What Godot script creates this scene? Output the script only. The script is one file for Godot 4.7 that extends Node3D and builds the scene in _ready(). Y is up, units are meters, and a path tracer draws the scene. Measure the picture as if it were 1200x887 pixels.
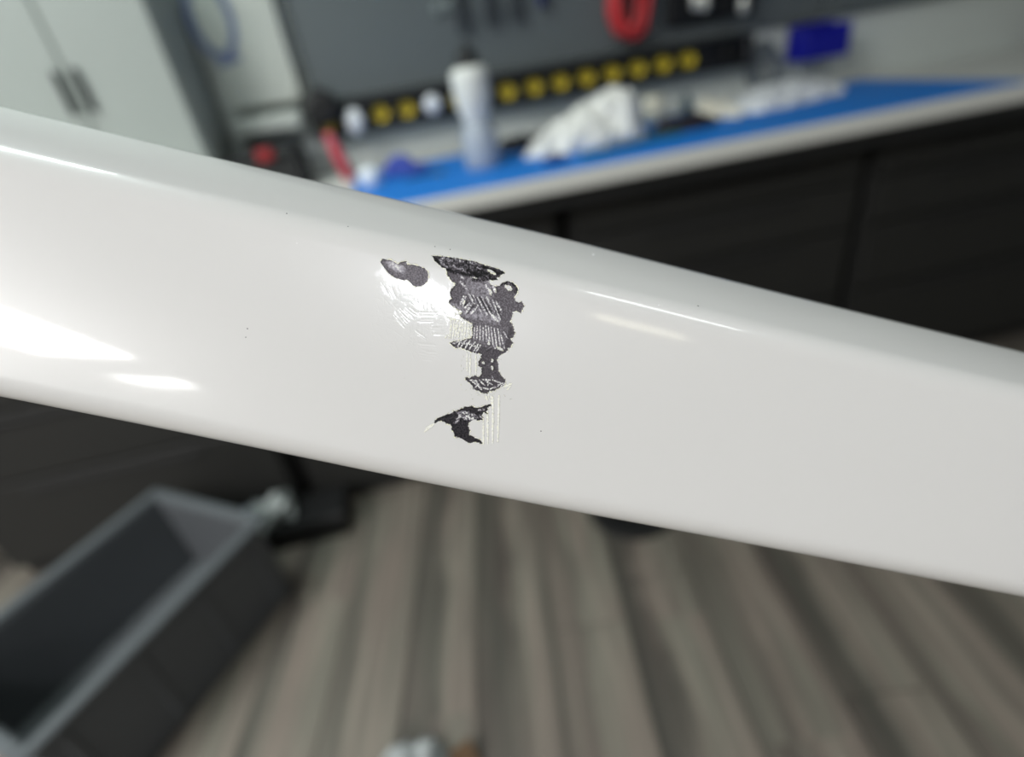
extends Node3D
# A chipped white bicycle frame tube, seen close up in a bicycle workshop.

const BENCH_TURN := 8.3          # the bench and the room's walls stand turned against the floor planks
const MM := 0.001

var used := {}
var bench := Transform3D(Basis(Vector3.UP, deg_to_rad(BENCH_TURN)), Vector3(0.04, 0, -1.413))
var mats := {}
var rng := RandomNumberGenerator.new()

const TUBE_AT := Vector3(-0.00236, 1.14270, -0.09971)
const AX_S := Vector3(0.92892, -0.35890, 0.09108)
const AX_Y := Vector3(0.35553, 0.79578, -0.49023)
const AX_N := Vector3(0.10346, 0.48777, 0.86682)
# outlines of the chips and the strokes on them, in mm along the tube and up its face
var chip_a := PackedVector2Array([Vector2(-32.12, 15.87), Vector2(-31.85, 16.57), Vector2(-31.14, 16.47), Vector2(-30.2, 16.67), Vector2(-29.27, 16.37), Vector2(-28.48, 16.17), Vector2(-27.99, 16.77), Vector2(-26.84, 17.17), Vector2(-25.98, 16.67), Vector2(-24.73, 16.67), Vector2(-23.86, 16.67), Vector2(-22.69, 16.47), Vector2(-22.01, 15.97), Vector2(-21.64, 15.18), Vector2(-21.59, 14.08), Vector2(-21.97, 13.28), Vector2(-22.69, 12.59), Vector2(-23.75, 12.29), Vector2(-24.39, 12.39), Vector2(-25.15, 12.99), Vector2(-25.92, 13.38), Vector2(-26.51, 12.99), Vector2(-27.4, 13.09), Vector2(-28.54, 13.19), Vector2(-30.06, 13.88), Vector2(-30.98, 14.68), Vector2(-31.9, 15.48)])
var chip_b := PackedVector2Array([Vector2(-21.92, 19.65), Vector2(-20.31, 19.92), Vector2(-17.17, 20.37), Vector2(-14.89, 20.45), Vector2(-12.04, 20.62), Vector2(-11.39, 20.28), Vector2(-8.66, 20.19), Vector2(-6.88, 20.01), Vector2(-5.62, 19.47), Vector2(-6.65, 18.82), Vector2(-6.73, 18.24), Vector2(-7.44, 17.95), Vector2(-6.92, 17.76), Vector2(-7.49, 17.26), Vector2(-8.65, 17.26), Vector2(-8.85, 16.87), Vector2(-8.22, 16.17), Vector2(-7.05, 16.07), Vector2(-6.19, 16.57), Vector2(-5.76, 17.26), Vector2(-4.72, 17.85), Vector2(-3.54, 17.76), Vector2(-2.64, 17.17), Vector2(-2.11, 16.47), Vector2(-2.23, 15.67), Vector2(-2.62, 14.78), Vector2(-2.38, 14.08), Vector2(-1.52, 13.68), Vector2(-0.85, 14.18), Vector2(-0.12, 13.28), Vector2(-0.52, 11.69), Vector2(-1.72, 11.89), Vector2(-2.41, 11.49), Vector2(-2.14, 10.69), Vector2(-2.46, 9.49), Vector2(-1.72, 8.9), Vector2(-1.27, 7.9), Vector2(-0.86, 7.3), Vector2(-1.14, 6.2), Vector2(-1.52, 5.8), Vector2(-0.88, 5), Vector2(-1.23, 3.9), Vector2(-1.68, 3.8), Vector2(-1.57, 3.3), Vector2(-2.33, 2.5), Vector2(-3.29, 1.5), Vector2(-3.46, 0.7), Vector2(-3.05, 0.1), Vector2(-2.72, -1.4), Vector2(-1.91, -2.1), Vector2(-0.75, -3.1), Vector2(-0.55, -3.5), Vector2(-1.05, -4.4), Vector2(-1.84, -5.1), Vector2(-2.85, -5.8), Vector2(-3.73, -6.1), Vector2(-4.04, -6.8), Vector2(-5.23, -6.7), Vector2(-6.21, -6.5), Vector2(-7.16, -6.4), Vector2(-7.43, -5.7), Vector2(-8.12, -5.2), Vector2(-9.14, -4.8), Vector2(-9.5, -4.2), Vector2(-8.36, -4.1), Vector2(-7.47, -3.4), Vector2(-6.61, -3.6), Vector2(-6.08, -2.8), Vector2(-6.37, -1.5), Vector2(-7.09, -1.4), Vector2(-7.28, -0.3), Vector2(-6.92, 0.5), Vector2(-7, 1.4), Vector2(-7.89, 1.2), Vector2(-9.56, 1.4), Vector2(-10.51, 1.5), Vector2(-11.48, 1.7), Vector2(-12.8, 1.4), Vector2(-14.22, 2.1), Vector2(-13.34, 2.8), Vector2(-12.23, 3), Vector2(-10.78, 3.8), Vector2(-9.89, 4), Vector2(-9.74, 4.9), Vector2(-10.1, 6), Vector2(-10.26, 7.3), Vector2(-11.58, 7.5), Vector2(-13.35, 8.2), Vector2(-12.81, 9.19), Vector2(-13.23, 9.39), Vector2(-14.2, 9.49), Vector2(-14.65, 9.79), Vector2(-15.75, 10.09), Vector2(-16.26, 10.69), Vector2(-15.77, 11.49), Vector2(-16.2, 11.89), Vector2(-16.39, 12.99), Vector2(-15.96, 14.08), Vector2(-15.57, 14.88), Vector2(-16.68, 15.18), Vector2(-17.28, 15.77), Vector2(-17.87, 16.27), Vector2(-18.32, 17.46), Vector2(-19.38, 17.56), Vector2(-20.27, 18.15), Vector2(-21.28, 18.82)])
var chip_c := PackedVector2Array([Vector2(-13.9, -15.38), Vector2(-13.88, -14.59), Vector2(-12.93, -13.69), Vector2(-11.61, -12.79), Vector2(-10.56, -12.39), Vector2(-10.47, -11.89), Vector2(-9.59, -11.59), Vector2(-8.14, -10.39), Vector2(-7.42, -10.2), Vector2(-6.63, -9.9), Vector2(-6.11, -10.1), Vector2(-4.81, -9.9), Vector2(-3.82, -9.2), Vector2(-2.78, -8.7), Vector2(-2.58, -8.9), Vector2(-3.34, -9.6), Vector2(-3.04, -10.1), Vector2(-3.36, -10.39), Vector2(-2.94, -10.99), Vector2(-3.85, -10.79), Vector2(-4.1, -11.39), Vector2(-3.8, -11.89), Vector2(-3.88, -12.39), Vector2(-4.77, -12.69), Vector2(-5.73, -12.69), Vector2(-6.51, -13.49), Vector2(-6.5, -14.39), Vector2(-5.95, -15.18), Vector2(-5.96, -15.98), Vector2(-4.92, -16.38), Vector2(-3.91, -16.58), Vector2(-3.29, -16.78), Vector2(-2.65, -17.28), Vector2(-3.02, -17.58), Vector2(-3.74, -17.38), Vector2(-4.68, -17.48), Vector2(-5.17, -17.87), Vector2(-5.93, -17.87), Vector2(-6.81, -17.38), Vector2(-8, -17.18), Vector2(-8.98, -17.08), Vector2(-9.24, -16.28), Vector2(-9.94, -15.68), Vector2(-10.12, -14.89), Vector2(-11.2, -14.69), Vector2(-12.41, -14.39), Vector2(-13.25, -14.89)])
var lobe_light := [[-13.36, 12.59, -13.63, 10.79], [-12.91, 12.69, -13.03, 10.19], [-11.77, 11.39, -12.77, 9.89], [-11.37, 11.29, -12.13, 9.1], [-10.12, 10.79, -10.94, 9.29], [-12.35, 13.19, -10.75, 11.49], [-11.38, 13.09, -8.8, 9.99], [-10.38, 12.89, -7.63, 9.89], [-9.51, 13.28, -6.93, 10.19], [-8.6, 13.48, -6.1, 10.79], [-7.06, 12.99, -4.65, 9.39], [-6.38, 12.99, -4.63, 11.09], [-9.23, 15.97, -7.97, 14.58], [-7.6, 15.97, -6.77, 14.78], [-14.75, 15.48, -12.95, 14.18], [-6.93, 10.19, -4.91, 8.8]]
var lobe_dark := [[-12.32, 11.29, -12.93, 10.19], [-10.9, 10.89, -11.67, 9.19], [-11.76, 13.09, -9.89, 11.49], [-10.74, 12.79, -8.57, 9.79], [-9.97, 13.19, -7.27, 9.99], [-8.93, 12.79, -6.57, 10.29], [-7.41, 12.39, -5.14, 9.89], [-5.94, 11.79, -4.59, 9.99]]
var waist_light := [[-9.63, 6.5, -9.38, 4.3], [-9.13, 6.9, -8.66, 4.2], [-8.55, 7.2, -7.94, 4.1], [-7.85, 6.9, -7.24, 4.1], [-7.4, 7.5, -6.45, 4.2], [-6.79, 7.4, -5.68, 3.9], [-6.19, 7.3, -4.98, 3.9], [-5.46, 7.2, -4.05, 3.4], [-4.69, 7.4, -3.23, 3.4], [-3.89, 6.4, -2.32, 3.5], [-3.31, 7, -2.09, 5.7], [-6.32, 4.7, -5.64, 3.7], [-5.3, 4.3, -4.34, 3.1]]
var lens_light := [[-13.44, 2.2, -12.2, 2.9], [-12.4, 1.7, -11.81, 3.2], [-11.71, 1.7, -10.76, 3.7], [-10.76, 1.6, -10.02, 3.5], [-9.86, 1.7, -8.86, 3.5], [-8.86, 1.4, -8.09, 3.2], [-8.19, 1.5, -7.61, 3.1], [-12.18, 2.8, -10.54, 2.7], [-10.58, 2.9, -8.2, 2.6], [-8.25, -4.6, -6.64, -4.5], [-7.13, -4.4, -6, -5.3], [-6.24, -4.2, -4.88, -5.1], [-5.36, -4, -3.38, -4.5], [-4.46, -3.8, -4.22, -4.9], [-6.45, -5.4, -5.36, -6.1], [-5.45, -5.7, -3.58, -5.7], [-3.6, -5.6, -1.95, -4.6], [-3.11, -3.6, -1.63, -3.9], [-2.2, -4.5, -1.19, -3.8], [-1.48, -4.6, -0.74, -3.7], [-7.74, -4.8, -5.68, -5.7], [-5.61, -3.9, -4.02, -3.7], [-6.99, -6.1, -6.45, -5.4], [-3.75, -2.8, -3.46, -3.6]]
var white_c := [[-8.86, -13.19, -8.7, -12.19], [-8.55, -11.99, -7.5, -11.59], [-8, -12.79, -7.19, -12.99], [-7.34, -12.29, -5.97, -11.59], [-6.92, -11.59, -6.45, -12.89], [-9.58, -14.29, -8.78, -13.59], [-9.41, -13.29, -8.91, -12.99], [-5.06, -10.49, -3.81, -10.1], [-4.46, -11.49, -4.16, -11.99], [-6.54, -12.49, -5.77, -12.49]]
var upper_dark := [[-15.33, 17.26, -12.65, 17.17], [-13.68, 18.43, -11.18, 17.46], [-12.11, 18.24, -9.24, 17.36], [-12.47, 16.37, -9.2, 17.17], [-11.47, 18.82, -8.62, 18.05], [-8.49, 17.46, -7.02, 17.76], [-10.93, 19.92, -6.74, 19.28], [-21.51, 19.38, -20.17, 18.53], [-6.64, 19.74, -5.81, 19.47], [-18.04, 17.46, -16.03, 16.97], [-5.7, 16.97, -4.89, 17.76], [-3.52, 17.66, -2.6, 16.97], [-2.6, 16.97, -2.54, 15.77]]
var upper_light := [[-19.9, 19, -18.1, 17.76], [-19.87, 19.65, -17.37, 19.56], [-16.97, 18.63, -15.91, 18.15], [-16.92, 20.1, -14.99, 20.01], [-14.82, 16.67, -14.14, 16.17], [-14.03, 20.01, -12.12, 20.1], [-11.78, 19.38, -10.78, 19.19], [-10.41, 17.46, -8.98, 17.95], [-15.4, 18.43, -14.51, 17.85]]
var tooth := [[-3.82, -11.79, -2.49, -17.38], [-3.23, -10.1, -1.57, -17.18], [-2.65, -7.1, -0.6, -16.78], [-1.44, -6.5, 0.47, -16.38], [-3.08, -6.9, -2.61, -8.6], [-4.28, -7.1, -3.68, -8.1], [-13.88, -15.48, -15.49, -17.28], [-13.58, -15.08, -15.35, -16.58], [-0.82, -4.5, 0.69, -3.5], [-0.14, -5, 0.61, -4]]
var tooth_left := [[-14.9, 6.8, -14.3, 3], [-14.27, 7.1, -13.75, 3.1], [-13.58, 7.1, -13.26, 3.5], [-12.87, 7, -12.59, 3.6], [-12.27, 6.9, -11.92, 3.7], [-11.66, 6.8, -11.38, 3.9], [-10.95, 6.7, -10.71, 4], [-15.7, 7.3, -13.14, 7.2], [-10.15, 0.9, -9.34, -2.8], [-9.39, 0.6, -8.49, -3.5], [-8.17, 0.9, -7.26, -3.3]]
var swirl := [[-26.85, 5.3, -24.67, 3.9], [-26.27, 5.7, -24.15, 4], [-25.73, 6.3, -23.54, 4.9], [-25.08, 7, -22.96, 5.9], [-23.64, 9, -21.28, 8.1], [-22.66, 7, -18.49, 7.7], [-21.19, 5.2, -18.61, 5.8], [-18.6, 4.5, -16.54, 5], [-17.78, 3.2, -15.69, 3.6], [-20.19, 0.6, -17.03, 1], [-18.8, -0.8, -16.72, -0.4], [-21.52, 3, -19.43, 2.1], [-19.53, -1.2, -18.18, -1.2], [-19, -2.4, -17.15, -2.2], [-23.24, 7.2, -21.78, 6.7], [-30.52, 10.99, -29.14, 9.59], [-28.56, 10.59, -27.44, 9.19]]
var dust := [[-53.91, 21.84, 0.16, 0], [-40.92, 22.14, 0.14, 0], [-21.88, 22.21, 0.14, 0], [-18.51, 22.43, 0.15, 0], [15.06, 31.71, 0.3, 1], [29.66, 20.62, 0.16, 1], [39.43, 22.9, 0.2, 0], [-55.59, -3.9, 0.14, 0], [-55.58, -5.7, 0.12, 0], [-49.75, 15.77, 0.12, 1], [9.23, -12.19, 0.14, 0]]


# ------------------------------------------------------------------ naming
func numbered(called: String) -> String:
	var n: int = used.get(called, 0)
	used[called] = n + 1
	return called if n == 0 else "%s_%03d" % [called, n]


func tag(o: Node3D, label: String, category: String, group := "") -> Node3D:
	o.set_meta("label", label)
	o.set_meta("category", category)
	if group != "":
		o.set_meta("group", group)
	return o


func thing(called: String, label: String, category: String, at := Vector3.ZERO, turn := 0.0, group := "") -> Node3D:
	var o := Node3D.new()
	o.name = numbered(called)
	add_child(o)
	o.position = at
	o.rotation.y = turn
	return tag(o, label, category, group)


func on_bench(x: float, y: float, z: float) -> Vector3:
	return bench * Vector3(x, y, z)


# a thing in the bench's own axes
func bench_thing(called: String, label: String, category: String, x: float, y: float, z: float, turn := 0.0, group := "") -> Node3D:
	return thing(called, label, category, on_bench(x, y, z), deg_to_rad(BENCH_TURN) + turn, group)


func part(called: String, st: SurfaceTool, material: Material, parent: Node3D, label := "") -> MeshInstance3D:
	var o := MeshInstance3D.new()
	o.mesh = st.commit()
	o.material_override = material
	o.name = called
	o.cast_shadow = GeometryInstance3D.SHADOW_CASTING_SETTING_ON
	if label != "":
		o.set_meta("label", label)
	parent.add_child(o, true)
	return o


func struct(called: String, st: SurfaceTool, material: Material, label: String, category: String) -> MeshInstance3D:
	var o := part(called, st, material, self)
	o.set_meta("kind", "structure")
	o.set_meta("label", label)
	o.set_meta("category", category)
	return o


# ------------------------------------------------------------------ materials
func mat(called: String, r: float, g: float, b: float, rough := 0.6, metal := 0.0) -> StandardMaterial3D:
	if mats.has(called):
		return mats[called]
	var m := StandardMaterial3D.new()
	m.resource_name = called
	m.albedo_color = Color(r / 255.0, g / 255.0, b / 255.0)
	m.roughness = rough
	m.metallic = metal
	mats[called] = m
	return m


# the printed wood of one column of planks: pale boards with a darker brown band along one side
func plank_material(k: int, share: float, dark: float) -> StandardMaterial3D:
	var n := FastNoiseLite.new()
	n.seed = 100 + k
	n.frequency = 0.03
	n.fractal_octaves = 4
	var im := Image.create_empty(96, 256, false, Image.FORMAT_RGB8)
	var tint := [1.0, 0.96, 1.03, 0.98][k % 4] as float
	for y in 256:
		for x in 96:
			var u := x / 95.0
			var streak := n.get_noise_2d(x * 1.6, y * 0.22)
			var fleck := n.get_noise_2d(x * 5.0 + 300.0, y * 0.5)
			var edge := share + 0.16 * n.get_noise_2d(40.0, y * 0.5)
			var f := lerpf(dark, 1.0, smoothstep(edge - 0.16, edge + 0.16, u)) * (1.0 - 0.14 * smoothstep(0.86, 1.0, u))
			f *= tint * 0.93 * (1.0 + 0.22 * streak + 0.1 * fleck)
			var warm := clampf(0.5 + 1.2 * n.get_noise_2d(x * 0.7 + 900.0, y * 0.18), 0.0, 1.0)
			im.set_pixel(x, y, Color(f * lerpf(125, 129, warm) / 255.0, f * lerpf(121, 118, warm) / 255.0, f * lerpf(109, 108, warm) / 255.0))
	var m := StandardMaterial3D.new()
	m.resource_name = "vinyl_plank_%d" % k
	m.albedo_texture = ImageTexture.create_from_image(im)
	m.roughness = 0.62
	return m


# one floor plank with bevelled edges; its print starts at shift along its length
func add_plank(st: SurfaceTool, w: float, l: float, shift: float) -> void:
	var b := 0.0012
	var h := 0.003
	var xs := [-w / 2, -w / 2 + b, w / 2 - b, w / 2]
	var zs := [-l / 2, -l / 2 + b, l / 2 - b, l / 2]
	for i in 3:
		for j in 3:
			var p := []
			for c in [[i, j], [i + 1, j], [i + 1, j + 1], [i, j + 1]]:
				var inner: bool = c[0] in [1, 2] and c[1] in [1, 2]
				p.append(Vector3(xs[c[0]], h if inner else h - b, zs[c[1]]))
			var n := Vector3(i - 1, 1.0, j - 1).normalized()
			for c in [0, 1, 2, 0, 2, 3]:
				st.set_normal(n)
				st.set_uv(Vector2(clampf((p[c] as Vector3).x / w + 0.5, 0.01, 0.99), (p[c] as Vector3).z / 1.25 + shift))
				st.add_vertex(p[c])
	for q in [[0, 0, 3, 0], [3, 0, 3, 3], [3, 3, 0, 3], [0, 3, 0, 0]]:
		var a := Vector3(xs[q[0]], h - b, zs[q[1]])
		var c := Vector3(xs[q[2]], h - b, zs[q[3]])
		var n := (a + c).normalized()
		n.y = 0.0
		for v in [a, c, c - Vector3(0, 2 * h - b, 0), a, c - Vector3(0, 2 * h - b, 0), a - Vector3(0, 2 * h - b, 0)]:
			st.set_normal(n)
			st.set_uv(Vector2(0.5, shift))
			st.add_vertex(v)


# ------------------------------------------------------------------ shapes
func new_st() -> SurfaceTool:
	var st := SurfaceTool.new()
	st.begin(Mesh.PRIMITIVE_TRIANGLES)
	return st


func tri(st: SurfaceTool, a: Vector3, b: Vector3, c: Vector3, na: Vector3, nb: Vector3, nc: Vector3) -> void:
	# front faces run clockwise: turn the triangle if it does not agree with its normals
	if (b - a).cross(c - a).dot(na + nb + nc) > 0.0:
		var t := b
		b = c
		c = t
		t = nb
		nb = nc
		nc = t
	st.set_normal(na)
	st.add_vertex(a)
	st.set_normal(nb)
	st.add_vertex(b)
	st.set_normal(nc)
	st.add_vertex(c)


func quad(st: SurfaceTool, a: Vector3, b: Vector3, c: Vector3, d: Vector3, n: Vector3) -> void:
	tri(st, a, b, c, n, n, n)
	tri(st, a, c, d, n, n, n)


# a box with chamfered edges
func add_box(st: SurfaceTool, size: Vector3, at := Vector3.ZERO, bevel := 0.003, basis := Basis.IDENTITY) -> void:
	var h := size / 2.0
	var bv: float = minf(bevel, minf(h.x, minf(h.y, h.z)) * 0.9)
	var p := func(s: Vector3, a: int) -> Vector3:
		var q := h - Vector3(bv, bv, bv)
		q[a] = h[a]
		return at + basis * (q * s)
	for a in 3:
		var b := (a + 1) % 3
		var c := (a + 2) % 3
		for sa in [-1.0, 1.0]:
			var s := Vector3.ZERO
			s[a] = sa
			var n := basis * s
			var cs := []
			for k in [[-1, -1], [1, -1], [1, 1], [-1, 1]]:
				s[b] = k[0]
				s[c] = k[1]
				cs.append(p.call(s, a))
			quad(st, cs[0], cs[1], cs[2], cs[3], n)
			for sb in [-1.0, 1.0]:
				var e := Vector3.ZERO
				e[a] = sa
				e[b] = sb
				var ne := (basis * e).normalized()
				var e0 := e
				var e1 := e
				e0[c] = -1.0
				e1[c] = 1.0
				quad(st, p.call(e0, a), p.call(e1, a), p.call(e1, b), p.call(e0, b), ne)
	for sx in [-1.0, 1.0]:
		for sy in [-1.0, 1.0]:
			for sz in [-1.0, 1.0]:
				var s := Vector3(sx, sy, sz)
				var n := (basis * s).normalized()
				tri(st, p.call(s, 0), p.call(s, 1), p.call(s, 2), n, n, n)


# a shape turned about the y axis of xf; prof holds (radius, height) from one end to the other
func add_lathe(st: SurfaceTool, prof: Array, xf := Transform3D.IDENTITY, segs := 28) -> void:
	for i in prof.size() - 1:
		var a: Vector2 = prof[i]
		var b: Vector2 = prof[i + 1]
		if a.is_equal_approx(b):
			continue
		var e := (b - a).normalized()
		var nr := Vector2(e.y, -e.x)
		var na := nr
		var nb := nr
		if i > 0:
			var f: Vector2 = (a - (prof[i - 1] as Vector2)).normalized()
			if f.dot(e) > 0.6:
				na = (nr + Vector2(f.y, -f.x)).normalized()
		if i < prof.size() - 2:
			var f2: Vector2 = ((prof[i + 2] as Vector2) - b).normalized()
			if f2.dot(e) > 0.6:
				nb = (nr + Vector2(f2.y, -f2.x)).normalized()
		for k in segs:
			var t0 := TAU * k / segs
			var t1 := TAU * (k + 1) / segs
			var d0 := Vector3(cos(t0), 0, sin(t0))
			var d1 := Vector3(cos(t1), 0, sin(t1))
			var v := [d0 * a.x + Vector3.UP * a.y, d1 * a.x + Vector3.UP * a.y, d1 * b.x + Vector3.UP * b.y, d0 * b.x + Vector3.UP * b.y]
			var n := [d0 * na.x + Vector3.UP * na.y, d1 * na.x + Vector3.UP * na.y, d1 * nb.x + Vector3.UP * nb.y, d0 * nb.x + Vector3.UP * nb.y]
			for j in 4:
				v[j] = xf * (v[j] as Vector3)
				n[j] = (xf.basis * (n[j] as Vector3)).normalized()
			if a.x > 1e-6:
				tri(st, v[0], v[1], v[2], n[0], n[1], n[2])
			if b.x > 1e-6:
				tri(st, v[0], v[2], v[3], n[0], n[2], n[3])


# a round tube along points
func add_tube(st: SurfaceTool, pts: Array, radii: Array, segs := 12, closed := false) -> void:
	var rings := []
	var up := Vector3(0.31, 0.9, 0.2).normalized()
	var cnt := pts.size()
	for i in cnt:
		var p0: Vector3 = pts[(i - 1 + cnt) % cnt] if closed else pts[maxi(i - 1, 0)]
		var p1: Vector3 = pts[(i + 1) % cnt] if closed else pts[mini(i + 1, cnt - 1)]
		var d := (p1 - p0).normalized()
		var x := up.cross(d)
		if x.length() < 0.05:
			x = Vector3.RIGHT.cross(d)
		x = x.normalized()
		var y := d.cross(x)
		up = y
		var ring := []
		for k in segs:
			var t := TAU * k / segs
			ring.append(x * cos(t) + y * sin(t))
		rings.append(ring)
	var last := cnt if closed else cnt - 1
	for i in last:
		var j := (i + 1) % cnt
		var pi: Vector3 = pts[i]
		var pj: Vector3 = pts[j]
		var ri: float = radii[i % radii.size()]
		var rj: float = radii[j % radii.size()]
		for k in segs:
			var l := (k + 1) % segs
			var a: Vector3 = rings[i][k]
			var b: Vector3 = rings[i][l]
			var c: Vector3 = rings[j][l]
			var d2: Vector3 = rings[j][k]
			tri(st, pi + a * ri, pi + b * ri, pj + c * rj, a, b, c)
			tri(st, pi + a * ri, pj + c * rj, pj + d2 * rj, a, c, d2)
	if not closed:
		for e in [0, cnt - 1]:
			var c: Vector3 = pts[e]
			var r: float = radii[e % radii.size()]
			var n: Vector3 = (c - (pts[1] as Vector3)).normalized() if e == 0 else (c - (pts[cnt - 2] as Vector3)).normalized()
			for k in segs:
				tri(st, c, c + (rings[e][k] as Vector3) * r, c + (rings[e][(k + 1) % segs] as Vector3) * r, n, n, n)


# a soft crumpled thing lying on y = 0: stations (x, height, half width, z) along x, with folds
func add_crumple(st: SurfaceTool, stations: Array, folds: float, seed_: int, freq := 30.0, rows := 40, segs := 36) -> void:
	var n := FastNoiseLite.new()
	n.seed = seed_
	n.frequency = freq
	n.noise_type = FastNoiseLite.TYPE_SIMPLEX
	n.fractal_type = FastNoiseLite.FRACTAL_RIDGED
	n.fractal_octaves = 2
	var curve_x := []
	for i in rows + 1:
		var f := float(i) / rows * (stations.size() - 1)
		var k := mini(int(f), stations.size() - 2)
		var u := f - k
		u = u * u * (3.0 - 2.0 * u)
		curve_x.append((stations[k] as Vector4).lerp(stations[k + 1], u))
	var grid := []
	for i in rows + 1:
		var s: Vector4 = curve_x[i]
		var f := float(i) / rows
		var fade := sqrt(maxf(0.0, 1.0 - pow(absf(2.0 * f - 1.0), 6.0)))
		var row := []
		for k in segs + 1:
			var t := PI * k / segs
			var p := Vector3(s.x, sin(t) * s.y * fade, s.w + cos(t) * s.z * fade)
			var d := n.get_noise_3d(p.x, p.y, p.z) * folds * fade
			p += Vector3(0.3 * d, d * sin(t), d * cos(t))
			p.y = maxf(p.y, 0.0)
			row.append(p)
		grid.append(row)
	st.set_smooth_group(0)
	for i in rows:
		for k in segs:
			for v in [grid[i][k], grid[i + 1][k], grid[i + 1][k + 1], grid[i][k], grid[i + 1][k + 1], grid[i][k + 1]]:
				st.add_vertex(v)
		st.add_vertex(grid[i][0])
		st.add_vertex(grid[i][segs])
		st.add_vertex(grid[i + 1][segs])
		st.add_vertex(grid[i][0])
		st.add_vertex(grid[i + 1][segs])
		st.add_vertex(grid[i + 1][0])
	st.generate_normals()


func _ready() -> void:
	rng.seed = 7
	# ---- camera: held a hand's breadth from the tube, looking down past it at the bench
	var cam := Camera3D.new()
	cam.name = "camera"
	cam.transform = Transform3D(Basis(Vector3(0.9883, -0.1412, 0.0578), Vector3(0.1507, 0.8445, -0.5139), Vector3(0.0238, 0.5166, 0.8559)).orthonormalized(), Vector3(0, 1.2, 0))
	var at := CameraAttributesPhysical.new()
	at.frustum_focal_length = 12.0 / (443.5 / 622.0)
	at.frustum_near = 0.01
	at.frustum_far = 50.0
	at.frustum_focus_distance = 0.1145
	at.exposure_aperture = 4.2
	cam.attributes = at
	add_child(cam)
	cam.current = true
	# ---- surroundings: a closed room without daylight
	var env := Environment.new()
	env.background_mode = Environment.BG_COLOR
	env.background_color = Color(0, 0, 0)
	env.tonemap_mode = Environment.TONE_MAPPER_LINEAR
	env.tonemap_exposure = 0.72
	env.sdfgi_enabled = true
	env.ssao_enabled = true
	env.ssil_enabled = true
	var we := WorldEnvironment.new()
	we.name = "surroundings"
	we.environment = env
	add_child(we)
	# ---- ceiling lamps: (centre, size, energy, colour, label)
	var day := Color(1.0, 0.995, 0.992)
	var cool := Color(0.93, 1.0, 0.985)
	ceiling_lamp(Vector3(-2.2, 2.78, 0.9), Vector2(0.6, 1.2), 13.0, day, "square-edged white ceiling panel lamp left of the tube, nearest the bench")
	ceiling_lamp(Vector3(-2.25, 2.78, 2.5), Vector2(0.6, 1.2), 11.0, day, "square-edged white ceiling panel lamp in the middle of the row on the left")
	ceiling_lamp(Vector3(-2.6, 2.78, 4.1), Vector2(1.0, 0.6), 6.0, day, "square-edged white ceiling panel lamp at the far end of the room from the bench")
	ceiling_lamp(Vector3(-1.1, 2.78, -0.95), Vector2(1.2, 0.3), 3.0, cool, "long white ceiling panel lamp above the left end of the workbench")
	ceiling_lamp(Vector3(0.255, 2.78, 1.52), Vector2(0.68, 0.13), 2.5, Color(0.97, 0.98, 1.0), "short white ceiling batten lamp right above the camera, set askew", -61.0)
	ceiling_lamp(Vector3(1.4, 2.78, 0.14), Vector2(0.85, 0.18), 0.7, Color(0.98, 1.0, 1.0), "white ceiling batten lamp to the right of the tube, nearer the bench", -25.0)
	ceiling_lamp(Vector3(1.36, 2.78, 1.73), Vector2(0.68, 0.06), 0.15, Color(1.0, 0.97, 0.86), "thin warm white ceiling batten lamp to the right behind the camera", -25.0)
	build_room()
	build_frame()
	build_bench()
	build_wall_things()
	build_bench_things()
	build_floor_things()


func ceiling_lamp(at: Vector3, size: Vector2, energy: float, color: Color, label: String, turn := 0.0) -> void:
	var o := thing("ceiling_lamp", label, "lamp", at, deg_to_rad(turn))
	var st := new_st()
	var w := 0.012
	add_box(st, Vector3(size.x + 2 * w, 0.035, w), Vector3(0, 0.0, size.y / 2 + w / 2), 0.001)
	add_box(st, Vector3(size.x + 2 * w, 0.035, w), Vector3(0, 0.0, -size.y / 2 - w / 2), 0.001)
	add_box(st, Vector3(w, 0.035, size.y), Vector3(size.x / 2 + w / 2, 0.0, 0), 0.001)
	add_box(st, Vector3(w, 0.035, size.y), Vector3(-size.x / 2 - w / 2, 0.0, 0), 0.001)
	add_box(st, Vector3(size.x, 0.008, size.y), Vector3(0, 0.014, 0), 0.001)
	part("frame", st, mat("lamp_frame", 225, 225, 225, 0.4), o)
	st = new_st()
	add_box(st, Vector3(size.x, 0.006, size.y), Vector3(0, -0.008, 0), 0.001)
	var key := "lamp_glow_%s" % color.to_html()
	var m := mat(key, 240, 240, 240, 0.5)
	m.emission_enabled = true
	m.emission = color
	m.emission_energy_multiplier = 1.5
	part("diffuser", st, m, o, "glowing white diffuser")
	var l := AreaLight3D.new()
	l.name = "lamp_light"
	l.area_size = size
	l.light_energy = energy
	l.light_color = color
	l.area_range = 12.0
	l.area_attenuation = 2.0
	l.shadow_enabled = true
	l.position = Vector3(0, -0.0125, 0)
	l.rotation.x = -PI / 2
	o.add_child(l, true)


func room_slab(called: String, size: Vector3, x: float, y: float, z: float, m: Material, label: String, category: String) -> MeshInstance3D:
	var st := new_st()
	add_box(st, size, Vector3.ZERO, 0.002)
	var o := struct(called, st, m, label, category)
	o.transform = Transform3D(bench.basis, on_bench(x, y, z))
	return o


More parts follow.
